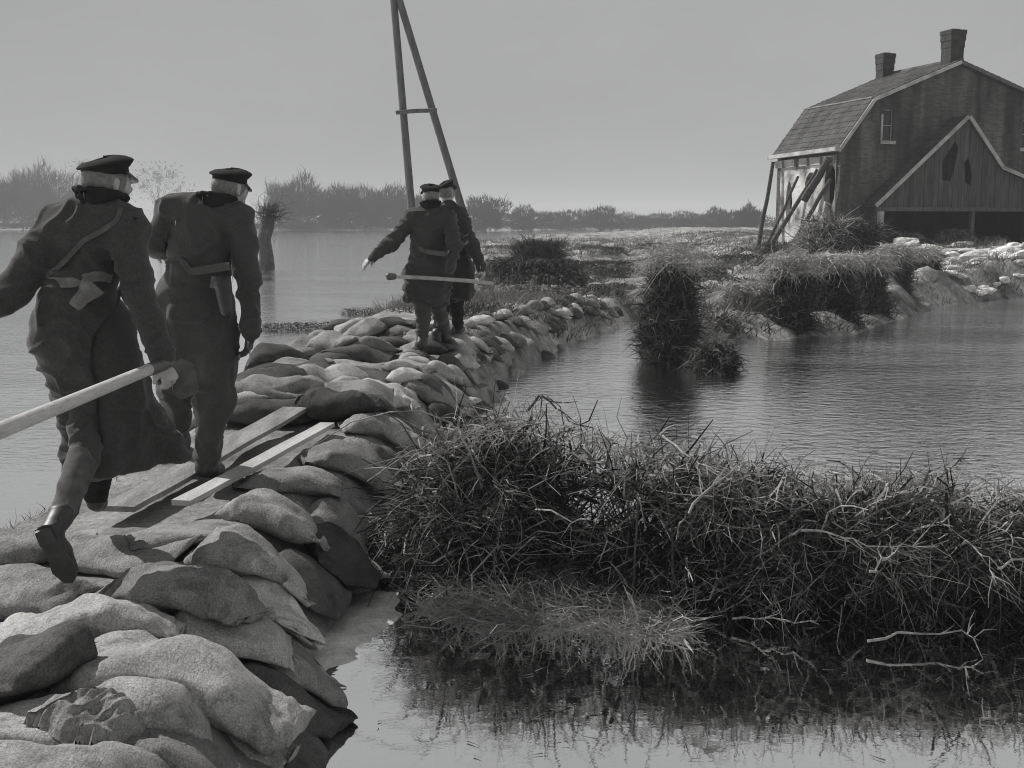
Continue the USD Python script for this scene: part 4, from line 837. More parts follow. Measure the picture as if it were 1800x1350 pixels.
fi = np.arange(144).reshape(12, 12); fq_ = np.stack([fi[:-1, :-1], fi[:-1, 1:], fi[1:, 1:], fi[1:, :-1]], -1).reshape(-1, 4)
pk = (np.vstack([fp.reshape(-1, 3), fp.reshape(-1, 3) + [0, .008, 0]]), np.vstack([fq_, fq_[:, ::-1] + 144]))
obj('coat_flap', pk, M['webbing'], T, smooth=True, label='pale turned-up flap hanging from the belt')
hr = head_prims(hd, f1)
obj('hair', sdf_mesh([(hd - f1 * .028 + [0, 0, .015], hd + f1 * .02 + [0, 0, .02], .0865, .083), (hd - f1 * .055 + [0, 0, -.01], hd - f1 * .06 + [0, 0, -.03], .045, .035)], h=0.008, k=.02, fold=.003, cuts=[(hd + [0, 0, -.045], (0, 0, -1.0)), (hd + f1 * .055, f1)]), M['hair'], T, smooth=True)
cap_parts(hd, f1, (0.10, (0.3, -1.0, 0)), T, 'wool_black')
# shovel in his right hand
S_ = empty('shovel', 'shovel with a long pale handle held by the striding man in the long coat', 'shovel')
hp = [P(-140, 812, 3.0), P(-20, 765, 3.42), P(120, 708, 4.08), P(270, 646, 4.93), P(300, 636, 5.02)]
obj('handle', tube(hp, [.028, .027, .026, .025, .024], 12), M['pale_wood'], S_, smooth=50)
bl = []
uu, vv = np.meshgrid(np.linspace(-1, 1, 13), np.linspace(0, 1, 15))
c0, c1 = P(303, 636, 5.02), P(322, 722, 5.2); ax_ = nrm(c1 - c0); sdw = nrm(np.cross(ax_, [0, 1, 0])); no = np.cross(sdw, ax_)
wdt = 0.088 * np.minimum(1, 0.35 + vv * 6) * np.sqrt(np.clip(1 - np.clip(vv - .72, 0, 1) ** 2 / .09, 0.02, 1))
pts_ = c0 + (vv * .235)[..., None] * ax_ + (uu * wdt)[..., None] * sdw + (0.022 * uu ** 2 - 0.015 * np.exp(-(uu * 4) ** 2) * (1 - vv))[..., None] * no
p_all = np.vstack([pts_.reshape(-1, 3), (pts_ + no * .004).reshape(-1, 3)]); i_ = np.arange(uu.size).reshape(uu.shape); qf = np.stack([i_[:-1, :-1], i_[:-1, 1:], i_[1:, 1:], i_[1:, :-1]], -1).reshape(-1, 4)
obj('blade', (p_all, np.vstack([qf, qf[:, ::-1] + uu.size])), M['steel'], S_, smooth=True)
obj('socket', tube([P(262, 650, 4.88), P(296, 637, 5.0), c0 + ax_ * .05, c0 + ax_ * .13], [.029, .03, .026, .008], 12), M['steel'], S_, smooth=50)

# --- the second man: short blouse, high-waisted trousers
T = empty('person', 'man in dark peaked cap, short blouse and high-waisted trousers walking ahead of the planks', 'person')
f2 = np.array([math.sin(0.6), math.cos(0.6), 0]); hd = P(404, 333, 6.78); nb = P(383, 360, 6.74)
shL, elL, wrL = P(300, 374, 6.76), P(271, 426, 6.74), P(287, 440, 7.02)
shR, elR, wrR = P(420, 384, 6.74), P(436, 490, 6.66), P(441, 580, 6.7)
arms = [(shL, elL, .080, .07), (elL, wrL, .068, .052), (shR, elR, .082, .07), (elR, wrR, .068, .05)]
torso = [(nb + [0, 0, -.02], shL + [.02, 0, .03], .065, .085), (nb + [0, 0, -.02], shR, .065, .082), (P(360, 405, 6.76), P(350, 465, 6.76), .195, .185, SQ), (P(315, 372, 6.74), P(408, 384, 6.74), .08, .08)]
blouse = sdf_mesh(torso, after=arms, h=0.012, k=0.03, cuts=[(P(345, 482, 6.7), (-.03, 0, -1))], fold=0.019, fold_scale=(7, 7, 10), seed=6)
obj('blouse', blouse, M['wool'], T, smooth=True)
legs = [(P(378, 590, 6.76), P(376, 700, 6.7), .135, .105), (P(376, 700, 6.7), P(362, 812, 6.68), .105, .062), (P(312, 590, 6.8), P(309, 690, 6.95), .135, .095), (P(309, 690, 6.95), P(316, 786, 7.15), .09, .055)]
hips = [(P(350, 478, 6.77), P(342, 550, 6.78), .192, .212, SQ), (P(342, 550, 6.78), P(342, 610, 6.78), .212, .19, SQ)]
obj('trousers', sdf_mesh(hips + legs, h=0.013, k=0.06, fold=0.026, fold_scale=(8, 8, 4), seed=8), M['serge'], T, smooth=True)
rh = hand_prims(P(441, 588, 6.7), P(434, 625, 6.72) - P(441, 585, 6.7), np.array([-1.0, 0.2, 0]), curl=.45)
lh = hand_prims(wrL, wrL - elL, np.array([0.5, 0, -1]), curl=.6)
obj('body', sdf_mesh(slim(torso, .42) + slim(hips, .55) + slim(arms, .4) + slim(legs, .55) + [(nb + [0, 0, -.05], hd - [0, 0, .05], .06, .056)] + head_prims(hd, f2) + lh + [(elR, P(441, 588, 6.7), .035, .028)] + [(a, b, ra * .8, rb * .8) for a, b, ra, rb in rh], h=0.010, k=0.012, sm=2), M['skin'], T, smooth=True)
obj('glove', sdf_mesh([(a, b, ra * 1.15, rb * 1.15) for a, b, ra, rb in rh], h=0.007, k=.008, sm=2), M['leather'], T, smooth=True)
obj('boot', sdf_mesh(boot(P(358, 826, 6.64), P(384, 824, 6.82), P(361, 800, 6.68), .055), h=0.009, k=.02), M['leather'], T, smooth=True)
obj('boot', sdf_mesh(boot(P(315, 797, 7.1), P(332, 795, 7.3), P(316, 778, 7.15), .052), h=0.009, k=.02), M['leather'], T, smooth=True)
obj('collar', collar(nb + [0, -.005, .01], f2, .068, .045, .008), M['wool_black'], T, smooth=True)
surface_strip(blouse, [P(286, 474, 6.5), P(320, 478, 6.4), P(350, 480, 6.4), P(385, 478, 6.4), P(414, 474, 6.5)], 0.045, T, 'wool', 'waistband', off=.006)
obj('cuff', sdf_mesh([(P(440, 566, 6.69), P(441, 582, 6.7), .062, .058)], h=.009, k=.01, fold=.004), M['wool'], T, smooth=True)
obj('holster', sdf_mesh([(P(392, 498, 6.50), P(398, 545, 6.50), .05, .035)], h=.008, fold=.004), M['leather'], T, smooth=True)
obj('buckle', box_between(P(377, 486, 6.50), P(373, 506, 6.50), .03, .012, up=(0, 1, 0)), M['webbing'], T)
obj('hair', sdf_mesh([(hd - f2 * .028 + [0, 0, .015], hd + f2 * .02 + [0, 0, .02], .0865, .083), (hd - f2 * .055 + [0, 0, -.01], hd - f2 * .06 + [0, 0, -.03], .045, .035)], h=0.009, k=.02, fold=.003, cuts=[(hd + [0, 0, -.045], (0, 0, -1.0)), (hd + f2 * .055, f2)]), M['hair'], T, smooth=True)
cap_parts(hd, f2, (0.12, (0, 1.0, 0)), T, 'wool_black')

# --- the pair farther on
T = empty('person', 'man of the far pair in a belted knee-length coat with his left arm held out', 'person')
f3 = np.array([-0.25, 1.0, 0]); hd = P(757, 346, 12.32); nb = P(757, 364, 12.3)
shL, elL, wrL = P(722, 386, 12.3), P(687, 428, 12.25), P(656, 452, 12.2)
shR, elR, wrR = P(788, 384, 12.3), P(800, 430, 12.1), P(792, 470, 12.0)
arms = [(shL, elL, .085, .072), (elL, wrL, .07, .052), (shR, elR, .08, .07), (elR, wrR, .07, .05)]
torso = [(nb + [0, 0, -.02], shL + [.02, 0, .02], .065, .085), (nb + [0, 0, -.02], shR, .065, .08), (P(755, 400, 12.3), P(756, 436, 12.3), .20, .19, SQ)]
skirt = [(P(756, 436, 12.3), P(752, 480, 12.3), .19, .24, SQ), (P(752, 480, 12.3), P(748, 535, 12.3), .24, .245, SQ)]
coat = sdf_mesh(torso + arms + skirt, h=0.014, k=0.045, cuts=[(P(745, 530, 12.3), (-.12, 0, -1))], fold=0.02, seed=12)
skirt_folds(coat, P(0, 440, 12.5)[2], P(0, 510, 12.5)[2], .06, 7, 5)
obj('coat', coat, M['wool_coat'], T, smooth=True)
legs = [(P(742, 515, 12.3), P(744, 560, 12.2), .095, .075), (P(744, 560, 12.2), P(742, 600, 12.15), .072, .055), (P(762, 515, 12.3), P(775, 556, 12.5), .095, .075), (P(775, 556, 12.5), P(782, 588, 12.75), .072, .055)]
obj('trousers', sdf_mesh(legs, h=0.014, k=0.03, fold=0.014), M['wool'], T, smooth=True)
lh = hand_prims(wrL, wrL - elL, np.array([0.3, 0.6, -.7]), curl=.3)
obj('body', sdf_mesh(slim(torso, .4) + slim(skirt[:1], .45) + slim(arms, .36) + slim(legs, .55) + [(nb + [0, 0, -.05], hd - [0, 0, .05], .06, .056)] + head_prims(hd, f3) + lh, h=0.012, k=0.012, sm=2), M['skin'], T, smooth=True)
for (h_, t_, a_) in ((P(740, 607, 12.1), P(736, 604, 12.32), P(742, 596, 12.15)), (P(782, 594, 12.72), P(788, 592, 12.92), P(782, 584, 12.75))):
    obj('boot', sdf_mesh(boot(h_, t_, a_, .055), h=0.011, k=.02), M['leather'], T, smooth=True)
surface_strip(coat, [P(716, 434, 12.0), P(740, 438, 11.9), P(765, 440, 11.9), P(790, 440, 12.0)], 0.05, T, 'strap', 'belt', off=.01)
obj('collar', collar(nb + [0, -.005, .01], f3, .068, .045, .008), M['wool_black'], T, smooth=True)
obj('hair', sdf_mesh([(hd - f3 * .028 + [0, 0, .012], hd + f3 * .02 + [0, 0, .016], .0865, .083), (hd - f3 * .055 + [0, 0, -.01], hd - f3 * .06 + [0, 0, -.03], .045, .035)], h=0.01, k=.02, fold=.003, cuts=[(hd + [0, 0, -.045], (0, 0, -1.0)), (hd + f3 * .055, f3)]), M['hair'], T, smooth=True)
cap_parts(hd + [0, 0, .008], f3, (0.10, (1, 0.4, 0)), T, 'wool_black')

T = empty('person', 'man of the far pair with tilted cap, holding a pole in his right hand', 'person')
f4 = np.array([0.5, 1.0, 0]); hd = P(784, 340, 12.85); nb = P(789, 360, 12.82)
shL, elL, wrL = P(766, 378, 12.85), P(752, 430, 12.9), P(750, 470, 12.85)
shR, elR, wrR = P(808, 380, 12.8), P(829, 430, 12.6), P(846, 470, 12.55)
arms = [(shL, elL, .08, .07), (elL, wrL, .068, .05), (shR, elR, .085, .072), (elR, wrR, .07, .05)]
torso = [(nb + [0, 0, -.02], shL, .065, .08), (nb + [0, 0, -.02], shR, .065, .085), (P(792, 398, 12.82), P(796, 436, 12.82), .19, .185, SQ)]
skirt = [(P(796, 436, 12.82), P(795, 480, 12.82), .185, .225, SQ), (P(795, 480, 12.82), P(802, 530, 12.82), .225, .225, SQ), (P(810, 495, 12.8), P(828, 512, 12.8), .10, .05)]
coat = sdf_mesh(torso + arms + skirt, h=0.014, k=0.045, cuts=[(P(805, 524, 12.8), (.10, 0, -1))], fold=0.02, seed=17)
skirt_folds(coat, P(0, 440, 12.5)[2], P(0, 510, 12.5)[2], .06, 7, 5)
obj('coat', coat, M['wool_coat'], T, smooth=True)
legs = [(P(785, 510, 12.82), P(776, 550, 12.75), .095, .075), (P(776, 550, 12.75), P(768, 590, 12.6), .072, .055), (P(800, 510, 12.82), P(803, 548, 13.1), .095, .075), (P(803, 548, 13.1), P(806, 574, 13.3), .072, .055)]
obj('trousers', sdf_mesh(legs, h=0.014, k=0.03, fold=0.014), M['wool_black'], T, smooth=True)
rh = hand_prims(wrR, P(851, 486, 12.55) - wrR, np.array([-.8, .4, 0]), curl=.9, thumb=-1)
obj('body', sdf_mesh(slim(torso, .4) + slim(skirt[:1], .45) + slim(arms, .36) + slim(legs, .55) + [(nb + [0, 0, -.05], hd - [0, 0, .05], .06, .056)] + head_prims(hd, f4) + rh, h=0.012, k=0.012, sm=2), M['skin'], T, smooth=True)
for (h_, t_, a_) in ((P(768, 598, 12.58), P(770, 596, 12.8), P(768, 586, 12.6)), (P(806, 580, 13.3), P(812, 578, 13.5), P(806, 570, 13.3))):
    obj('boot', sdf_mesh(boot(h_, t_, a_, .055), h=0.011, k=.02), M['leather'], T, smooth=True)
obj('hair', sdf_mesh([(hd - f4 * .028 + [0, 0, .012], hd + f4 * .02 + [0, 0, .016], .0865, .083), (hd - f4 * .055 + [0, 0, -.01], hd - f4 * .06 + [0, 0, -.03], .045, .035)], h=0.01, k=.02, fold=.003, cuts=[(hd + [0, 0, -.045], (0, 0, -1.0)), (hd + f4 * .055, f4)]), M['hair'], T, smooth=True)
cap_parts(hd + [0, 0, .008], f4, (0.42, (0, -1.0, 0)), T, 'wool_black')
K = empty('carrying_pole', 'pale stick with a dark knob carried level behind the far pair of men', 'pole')
obj('shaft', tube([P(697, 486, 12.02), P(760, 489, 12.0), P(815, 493, 12.3), P(866, 498, 12.55)], .022, 10), M['pale_wood'], K, smooth=50)
obj('knob', sdf_mesh([(P(684, 486, 12.02), P(692, 486, 12.02), .04, .036)], h=.009), M['steel'], K, smooth=True)

# ------------------------------------------------------------------ reeds, brush, grass
def twigs(root, dirn, length, width, rng, kink=.6, seg=4, droop=.1):
    """Crooked twigs and broken stems: ribbons that change direction at every joint."""
    n = len(root); d = dirn / (np.linalg.norm(dirn, axis=1, keepdims=True) + 1e-9); c = root.copy(); v = np.zeros((n, seg + 1, 2, 3))
    for i in range(seg + 1):
        sd = np.cross(d, rng.normal(size=(n, 3))); sd /= np.linalg.norm(sd, axis=1, keepdims=True) + 1e-9
        if i == 0: s0 = sd
        w = s0 * (width * .5 * (1 - .75 * i / seg))[:, None]; v[:, i, 0], v[:, i, 1] = c - w, c + w
        d = d + rng.normal(size=(n, 3)) * kink * .5 - np.array([0, 0, droop]); d /= np.linalg.norm(d, axis=1, keepdims=True)
        c = c + d * (length / seg)[:, None]
    b = (np.arange(n) * (seg + 1) * 2)[:, None]; f = []
    for i in range(seg):
        k = 2 * i; f += [b + np.array([[k, k + 1, k + 3]]), b + np.array([[k, k + 3, k + 2]])]
    return v.reshape(-1, 3), np.stack(f, 1).reshape(-1, 3)
def open_brush(p, thr=.47):
    """Where the brush is dense: leaves hollows and gaps between the tufts."""
    return meshkit.fbm(p * [4.2, 3.2, 4.6] + 11.0, 2, 44) > thr
def reed_clump(name, label, cat_, base, w, dp, h, n, seed, mats=('straw_dark', 'straw_mid'), lean=(0, 0), spread=0.25, bw=0.012, core=0.8, droop=0.25, group=None, ln=(0.12, 0.4), frac=0.6, wild=.5, upr=.55, lump=1.0, lit_tips=0, brush=0):
    """A standing clump or stook of reeds: bent stems and hanging leaves."""
    rg = np.random.default_rng(seed); T = empty(name, label, cat_, group)
    for k, mt in enumerate(mats):
        m_ = int(n * (frac if k == 0 else (1 - frac) / max(len(mats) - 1, 1)))
        a = rg.uniform(0, 2 * math.pi, m_); r = np.sqrt(rg.uniform(0, 1, m_)) * (core if k == 0 else 1.0)
        hh = rg.uniform(0, 0.75, m_) ** 1.2 * h
        fl = (1 - 0.3 * (hh / h) ** 2) * (0.72 + 0.56 * meshkit.noise(np.column_stack([np.cos(a) * 1.4, np.sin(a) * 1.4, hh / h * 3.0]) + seed * 5.1, seed) * lump)
        root = np.column_stack([base[0] + np.cos(a) * r * w / 2 * fl + lean[0] * hh, base[1] + np.sin(a) * r * dp / 2 * fl + lean[1] * hh, base[2] + hh])
        dr = np.column_stack([np.cos(a) * spread * r * 2 + lean[0], np.sin(a) * spread * r * 2 + lean[1], np.full(m_, upr)]) + rg.normal(size=(m_, 3)) * wild
        L = np.minimum(rg.uniform(*ln, m_) * h, (h * 1.08 - hh) / np.maximum(dr[:, 2] / np.linalg.norm(dr, axis=1), .25)); L = np.maximum(L, .06)
        if brush:
            kp = open_brush(root, brush - .04 * (base[0] > -.1) * (base[0] < 1.0)); root, dr, L, m_ = root[kp], dr[kp], L[kp], int(kp.sum())
            h1_ = m_ * 17 // 20; wv = bw * rg.choice([.5, .75, 1.0, 1.7], m_)
            pa = twigs(root[:h1_], dr[:h1_], L[:h1_], wv[:h1_], rg, kink=.95, droop=.16); pb_ = blades(root[h1_:], dr[h1_:], L[h1_:] * .7, wv[h1_:] * rg.choice([.8, 1, 2.4], m_ - h1_), droop, rg, seg=3, side=.4)
            obj('stems' if k == 0 else 'leaves', join_arrays([pa, pb_]), M[mt], T, kind='stuff'); continue
        obj('stems' if k == 0 else 'leaves', blades(root, dr, L, bw * rg.uniform(.5, 1.3, m_), droop, rg, seg=3, side=.3), M[mt], T, kind='stuff')
    if lit_tips:  # pale blades at the top paint the sunlit crown into the colour
        a = rg.uniform(0, 2 * math.pi, lit_tips); r = np.sqrt(rg.uniform(0, 1, lit_tips)); hh = h * rg.uniform(.72, .95, lit_tips)
        root = np.column_stack([base[0] + np.cos(a) * r * w / 2 * .95, base[1] + np.sin(a) * r * dp / 2 * .95, base[2] + hh])
        obj('tip', blades(root, rg.normal(size=(lit_tips, 3)) * [1, 1, .5] + [0, 0, .3], rg.uniform(.08, .25, lit_tips) * h, bw * rg.uniform(.5, 1.3, lit_tips), .6, rg, seg=3, side=.3), M['straw_light'], T, kind='stuff')
    return T
def at(px, py, z_): return G(px, py, z_)
# tall stook in the water, mid right
b_ = at(1180, 640, WATER); reed_clump('reed_stook', 'tall dark reed stook standing in the water right of the row of small bags', 'reed stook', b_ + [0, .3, -.1], .86, .75, 1.98, 8500, 1, bw=.022, core=.95, spread=.05, wild=.7, ln=(.06, .17), frac=.4, lit_tips=500)
b_ = at(1262, 655, WATER); reed_clump('reed_stook', 'low dark reed heap in the water just right of the foot of the tall stook', 'reed stook', b_ + [0, .2, -.1], .75, .7, .62, 2000, 2, bw=.022, droop=.6)
b_ = at(1262, 600, WATER); reed_clump('reed_stook', 'pale-topped reed heap behind the low one, right of the tall stook', 'reed stook', b_ + [0, .2, -.1], 1.1, .8, .85, 2200, 3, mats=('straw_mid', 'straw_light'), bw=.024, droop=.6)
for i, (px, py, w_, h_, lab) in enumerate([(1325, 582, 1.0, .75, 'low pale reed sheaf first in the bank right of the tall stook'), (1395, 592, .85, 1.15, 'dark round reed sheaf at the water edge, left of the bank row'), (1468, 582, .9, 1.15, 'dark reed sheaf with a pale tuft, in the middle of the bank row'),
                                           (1535, 566, .8, 1.1, 'reed sheaf with a bright top, fourth along the bank row'), (1578, 548, .75, 1.2, 'leaning reed sheaf second from the right end of the bank row'), (1625, 530, .95, 1.1, 'square dark reed sheaf at the right end of the bank row')]):
    b_ = at(px, py, WATER); reed_clump('reed_sheaf', lab, 'reed sheaf', b_ + [0, .35, -.1], w_ * 1.12, .9, h_ * 1.45, 4600, 20 + i, mats=('straw_dark', 'straw_mid') if i != 0 else ('straw_mid', 'straw_light'), bw=.028, core=.95, spread=.08, ln=(.08, .2), wild=.7, lean=(0.05 * (i % 3 - 1), 0), frac=.5 if i in (1, 2, 5) else .35, lit_tips=900)
b_ = at(930, 505, -0.25); reed_clump('hay_heap', 'dark low hay heap in the meadow right of the far pair', 'hay heap', b_ + [0.1, .6, 0], 3.0, 1.6, 1.0, 7000, 31, bw=.04, droop=.9, spread=.5)
b_ = at(948, 480, -0.2); reed_clump('dry_bush', 'small dark bush rising out of the hay heap in the meadow', 'bush', b_ + [0, 1.2, .1], 2.0, 1.2, 1.25, 3800, 32, bw=.03, frac=.5, wild=.8)
b_ = at(1060, 480, -0.2); reed_clump('hay_heap', 'low dark swath of hay right of the dark hay heap', 'hay heap', b_ + [0, .8, 0], 3.2, 1.2, .55, 4000, 33, bw=.03, droop=1.0, spread=.6)
for i, (px, py, d, w_, h_, lab) in enumerate([(1455, 452, 37, 1.8, 1.9, 'bright dry bush by the near corner of the farmhouse side wall'), (1515, 448, 37, 1.3, 1.5, 'dark bush just left of the open cart bay'), (1425, 420, 42, 1.3, 1.0, 'small bush below the leaning props of the side wall')]):
    b_ = P(px, py, d); b_[2] = ground([b_[:2]])[0] - .05
    reed_clump('dry_bush', lab, 'bush', b_, w_, w_, h_, 2400, 40 + i, mats=('straw_mid', 'straw_light') if i != 1 else ('straw_dark', 'straw_mid'), bw=.04, spread=.4, droop=.4)

# a slim pollard in the flood
wb = P(468, 470, 53); wb[2] = WATER - .2; rgw = np.random.default_rng(12)
W_ = empty('willow', 'slim dark pollard with a crooked trunk in the flood right of the second man', 'tree')
hdw = wb + np.array([.18, 0, 2.55]); obj('trunk', tube([wb, wb + [.02, 0, .7], wb + [-.06, 0, 1.5], wb + [.1, 0, 2.1], hdw], [.42, .34, .3, .33, .28], 10), M['bark'], W_, smooth=50)
nw = 260; dw = rgw.normal(size=(nw, 3)) * [.8, .6, .5] + [.1, 0, .45]
obj('crown', twigs(np.repeat(hdw[None], nw, 0) + rgw.normal(size=(nw, 3)) * [.22, .22, .18], dw, rgw.uniform(.4, 1.5, nw), rgw.uniform(.02, .045, nw), rgw, kink=1.0, seg=5, droop=.02), M['twigs'], W_)
# the brush bank in front: clumps of reed standing on the mud
clumps = [  # px, py of the foot, width, depth, height, n, dark share, label
    (690, 1030, .35, .5, .34, 900, .55, 'tangled reed clump at the foot of the sandbags, left end of the bank'),
    (785, 1042, .42, .6, .92, 4800, .66, 'tall dark reed clump left in the brush bank, leaning on the sandbags'),
    (868, 1044, .55, .6, 1.02, 7500, .72, 'tallest dark reed clump with a curled top in the brush bank'),
    (945, 1045, .50, .6, 1.02, 1500, .70, 'dark ragged clump right of the tallest one in the brush bank'),
    (1040, 1060, .60, .5, .95, 850, .66, 'thin clump with water glinting between its stems, middle of the bank'),
    (1140, 1070, .60, .5, .92, 1000, .66, 'see-through reed clump left of the pale fallen branches'),
    (1240, 1085, .60, .6, .84, 4200, .66, 'reed clump under the pale fallen branches'),
    (1350, 1095, .65, .6, .82, 5200, .74, 'dark reed clump right of the pale fallen branches'),
    (1460, 1100, .65, .6, .80, 5200, .76, 'darkest hollow clump in the right half of the bank'),
    (1580, 1105, .70, .6, .76, 5200, .70, 'reed clump right of the dark hollow'),
    (1700, 1110, .70, .6, .78, 5200, .66, 'reed clump second from the right edge'),
    (1810, 1115, .70, .6, .74, 4600, .72, 'reed clump cut by the right edge of the photo'),
    (1930, 1120, .70, .6, .70, 4200, .70, 'reed clump just beyond the right edge of the photo'), (2050, 1128, .75, .6, .66, 4200, .70, 'reed clump second beyond the right edge of the photo'), (2170, 1136, .75, .6, .62, 4200, .70, 'reed clump third beyond the right edge of the photo')]
for i, (px, py, w_, dp, h_, n, dk, lab) in enumerate(clumps):
    b_ = at(px, py, WATER); b_[1] += dp / 2 + 0.10; b_[2] = WATER
    reed_clump('reed_clump', lab, 'reeds', b_, w_ * 1.25, dp, h_, int(n * (.95 if not 880 < px < 1210 else .6)), 60 + i, mats=('straw_dark', 'straw_mid', 'straw_light'), bw=.013, core=1.0, spread=.32, droop=.55 if not 920 < px < 1160 else .3, ln=(.2, .6) if not 920 < px < 1160 else (.5, .95), frac=max(dk - .14, .3), wild=.8 if not 920 < px < 1160 else .4, upr=.5 if not 920 < px < 1160 else 1.0, lit_tips=120, brush=.515)
# litter: grass and straw tumbled over the bank, hanging to the water
rng = np.random.default_rng(77)
def litter(n, px0, px1, z0, z1, mat, L, bw, droop, flat, dy=(0.05, 1.0), name='reed_litter'):
    px = rng.uniform(px0, px1, n); c = np.array([G(x, np.interp(x, [600, 900, 1300, 1800, 2300], [1035, 1070, 1098, 1125, 1145]), WATER) for x in px])
    keep = ~((px > 890) & (px < 1210) & (rng.uniform(size=n) < .93)) | (dy[0] < 0); px, c = px[keep], c[keep]; n = len(px)
    off = rng.uniform(*dy, n)
    zt = np.interp(px, [600, 780, 900, 1000, 1250, 1500, 1800], [.35, .9, .95, .78, .70, .62, .58])
    prof_ = np.sin(np.clip((off + .12) / 1.15, 0, 1) * math.pi) ** .5
    root = np.column_stack([c[:, 0] + rng.normal(size=n) * .03, c[:, 1] + off, WATER + prof_ * zt * rng.uniform(z0, z1, n)])
    dr = rng.normal(size=(n, 3)) * [1, .7, flat] + [0, -.25, .05]
    if dy[0] >= 0:
        kp = open_brush(root, .49); root, dr, n = root[kp], dr[kp], int(kp.sum())
    h1_ = n * 4 // 5; Ls, ws = rng.uniform(*L, n), bw * rng.uniform(.5, 1.3, n)
    obj(name, join_arrays([twigs(root[:h1_], dr[:h1_], Ls[:h1_], ws[:h1_], rng, kink=.9, droop=droop * .3), blades(root[h1_:], dr[h1_:], Ls[h1_:], ws[h1_:], droop, rng, seg=3, side=.35)]), M[mat], kind='stuff', label={'straw_dark': 'damp dark grass tumbled through the brush bank', 'straw_mid': 'dry grass tumbled over the brush bank', 'straw_light': 'pale straw strewn over the brush bank, its paleness partly painted sunlight'}[mat], cat='grass')
litter(9500, 740, 2300, .05, .85, 'straw_dark', (.12, .5), .012, .5, .5)
litter(15000, 735, 2300, .5, 1.08, 'straw_mid', (.12, .45), .010, .5, .4)
litter(11000, 735, 2300, .2, 1.12, 'straw_light', (.10, .42), .0085, .4, .35)  # extra pale straw puts the sun on the bank top into the colour
litter(2200, 760, 1180, .0, .12, 'straw_light', (.10, .38), .010, .25, .12, dy=(-.28, .15))
# stout canes that arch through the brush
rc = np.random.default_rng(91)
for k in range(26):
    px = rc.uniform(660, 1800); b_ = G(px, np.interp(px, [600, 900, 1300, 1800], [1035, 1070, 1098, 1125]), WATER); b_[1] += rc.uniform(.1, .8); b_[2] = WATER
    hgt = np.interp(px, [600, 780, 900, 1250, 1800], [.5, .95, 1.0, .8, .7]) * rc.uniform(.75, 1.1); dx, dy = rc.normal() * .25, rc.uniform(-.35, .1)
    t = np.linspace(0, 1, 9)[:, None]; pt = b_ + t * np.array([dx, dy, 0]) * t * 1.6 + np.array([0, 0, 1]) * hgt * (np.sin(t * rc.uniform(1.5, 2.6)))
    obj('cane', tube(pt + rc.normal(size=pt.shape) * .008, np.linspace(.008, .003, 9), 6), M['stick'] if k % 3 == 0 else M['bark'], smooth=50, label='thin bare cane arching through the tangled brush bank', cat='cane', group='canes in the brush bank')
# bare branches lying on the bank
def branch(label, pts, r0, ntw=5, seed=0, m_='stick'):
    rg = np.random.default_rng(seed); p = np.array([P(*q_) for q_ in pts]); t = np.linspace(0, len(p) - 1, 9)
    q_ = np.stack([np.interp(t, range(len(p)), p[:, k]) for k in range(3)], 1); q_ += rg.normal(size=q_.shape) * .011
    r0 = r0 * .72; ms = [tube(q_, np.linspace(r0, r0 * .25, 9) * rg.uniform(.85, 1.15, 9), 6)]
    for k in range(ntw + 3):
        i = rg.integers(2, 8); d_ = nrm(nrm(q_[-1] - q_[0]) * .8 + rg.normal(size=3) * [.6, .3, .6]); L = rg.uniform(.04, .2)
        ms.append(tube([q_[i], q_[i] + d_ * L * .5 + rg.normal(size=3) * .01, q_[i] + d_ * L], [r0 * .5, r0 * .35, r0 * .15], 5))
    obj('branch', cat(ms), M[m_], smooth=40, label=label, cat='branch')
branch('pale forked branch sticking up on the bank, its lower end pointing down left', [(1210, 905, 5.75), (1245, 862, 5.8), (1285, 828, 5.9), (1310, 815, 6.0)], .012, 6, 1)
branch('pale branch sloping down right towards the fork', [(1165, 765, 6.4), (1215, 805, 6.1), (1270, 838, 5.9)], .011, 6, 2)
branch('thin pale twig above the fork', [(1238, 785, 6.1), (1262, 815, 6.0), (1290, 835, 5.9)], .007, 4, 3)
branch('straight pale stick stuck slanting in the dark hollow', [(1530, 1010, 5.45), (1555, 980, 5.5), (1580, 955, 5.6)], .009, 3, 4)
branch('long pale branch lying along the top of the dark hollow', [(1410, 930, 5.7), (1470, 940, 5.65), (1540, 958, 5.6), (1640, 958, 5.6)], .009, 9, 5)
branch('pale branch curving down to the right of the hollow', [(1690, 950, 5.6), (1730, 975, 5.5), (1755, 1025, 5.4)], .009, 5, 6)
branch('pale stick at the right edge pointing down left', [(1755, 998, 5.35), (1790, 982, 5.4), (1850, 965, 5.5)], .009, 2, 7)
branch('pale branch floating along the foot of the bank at the right', [(1530, 1120, 5.40), (1600, 1115, 5.40), (1700, 1113, 5.40), (1712, 1125, 5.36)], .010, 3, 8)
branch('thin stem lying along the waterline, left of the floating branch', [(1290, 1082, 5.7), (1360, 1092, 5.6), (1440, 1100, 5.5)], .008, 3, 9)
branch('curved dark reed stalk arching over the tallest clump', [(930, 720, 7.0), (950, 690, 6.95), (985, 715, 6.9), (1002, 740, 6.9)], .014, 3, 10, 'bark')
branch('thin dark stalk rising from the right end of the bank', [(1640, 880, 6.2), (1660, 830, 6.25), (1700, 800, 6.3)], .008, 5, 11, 'bark')

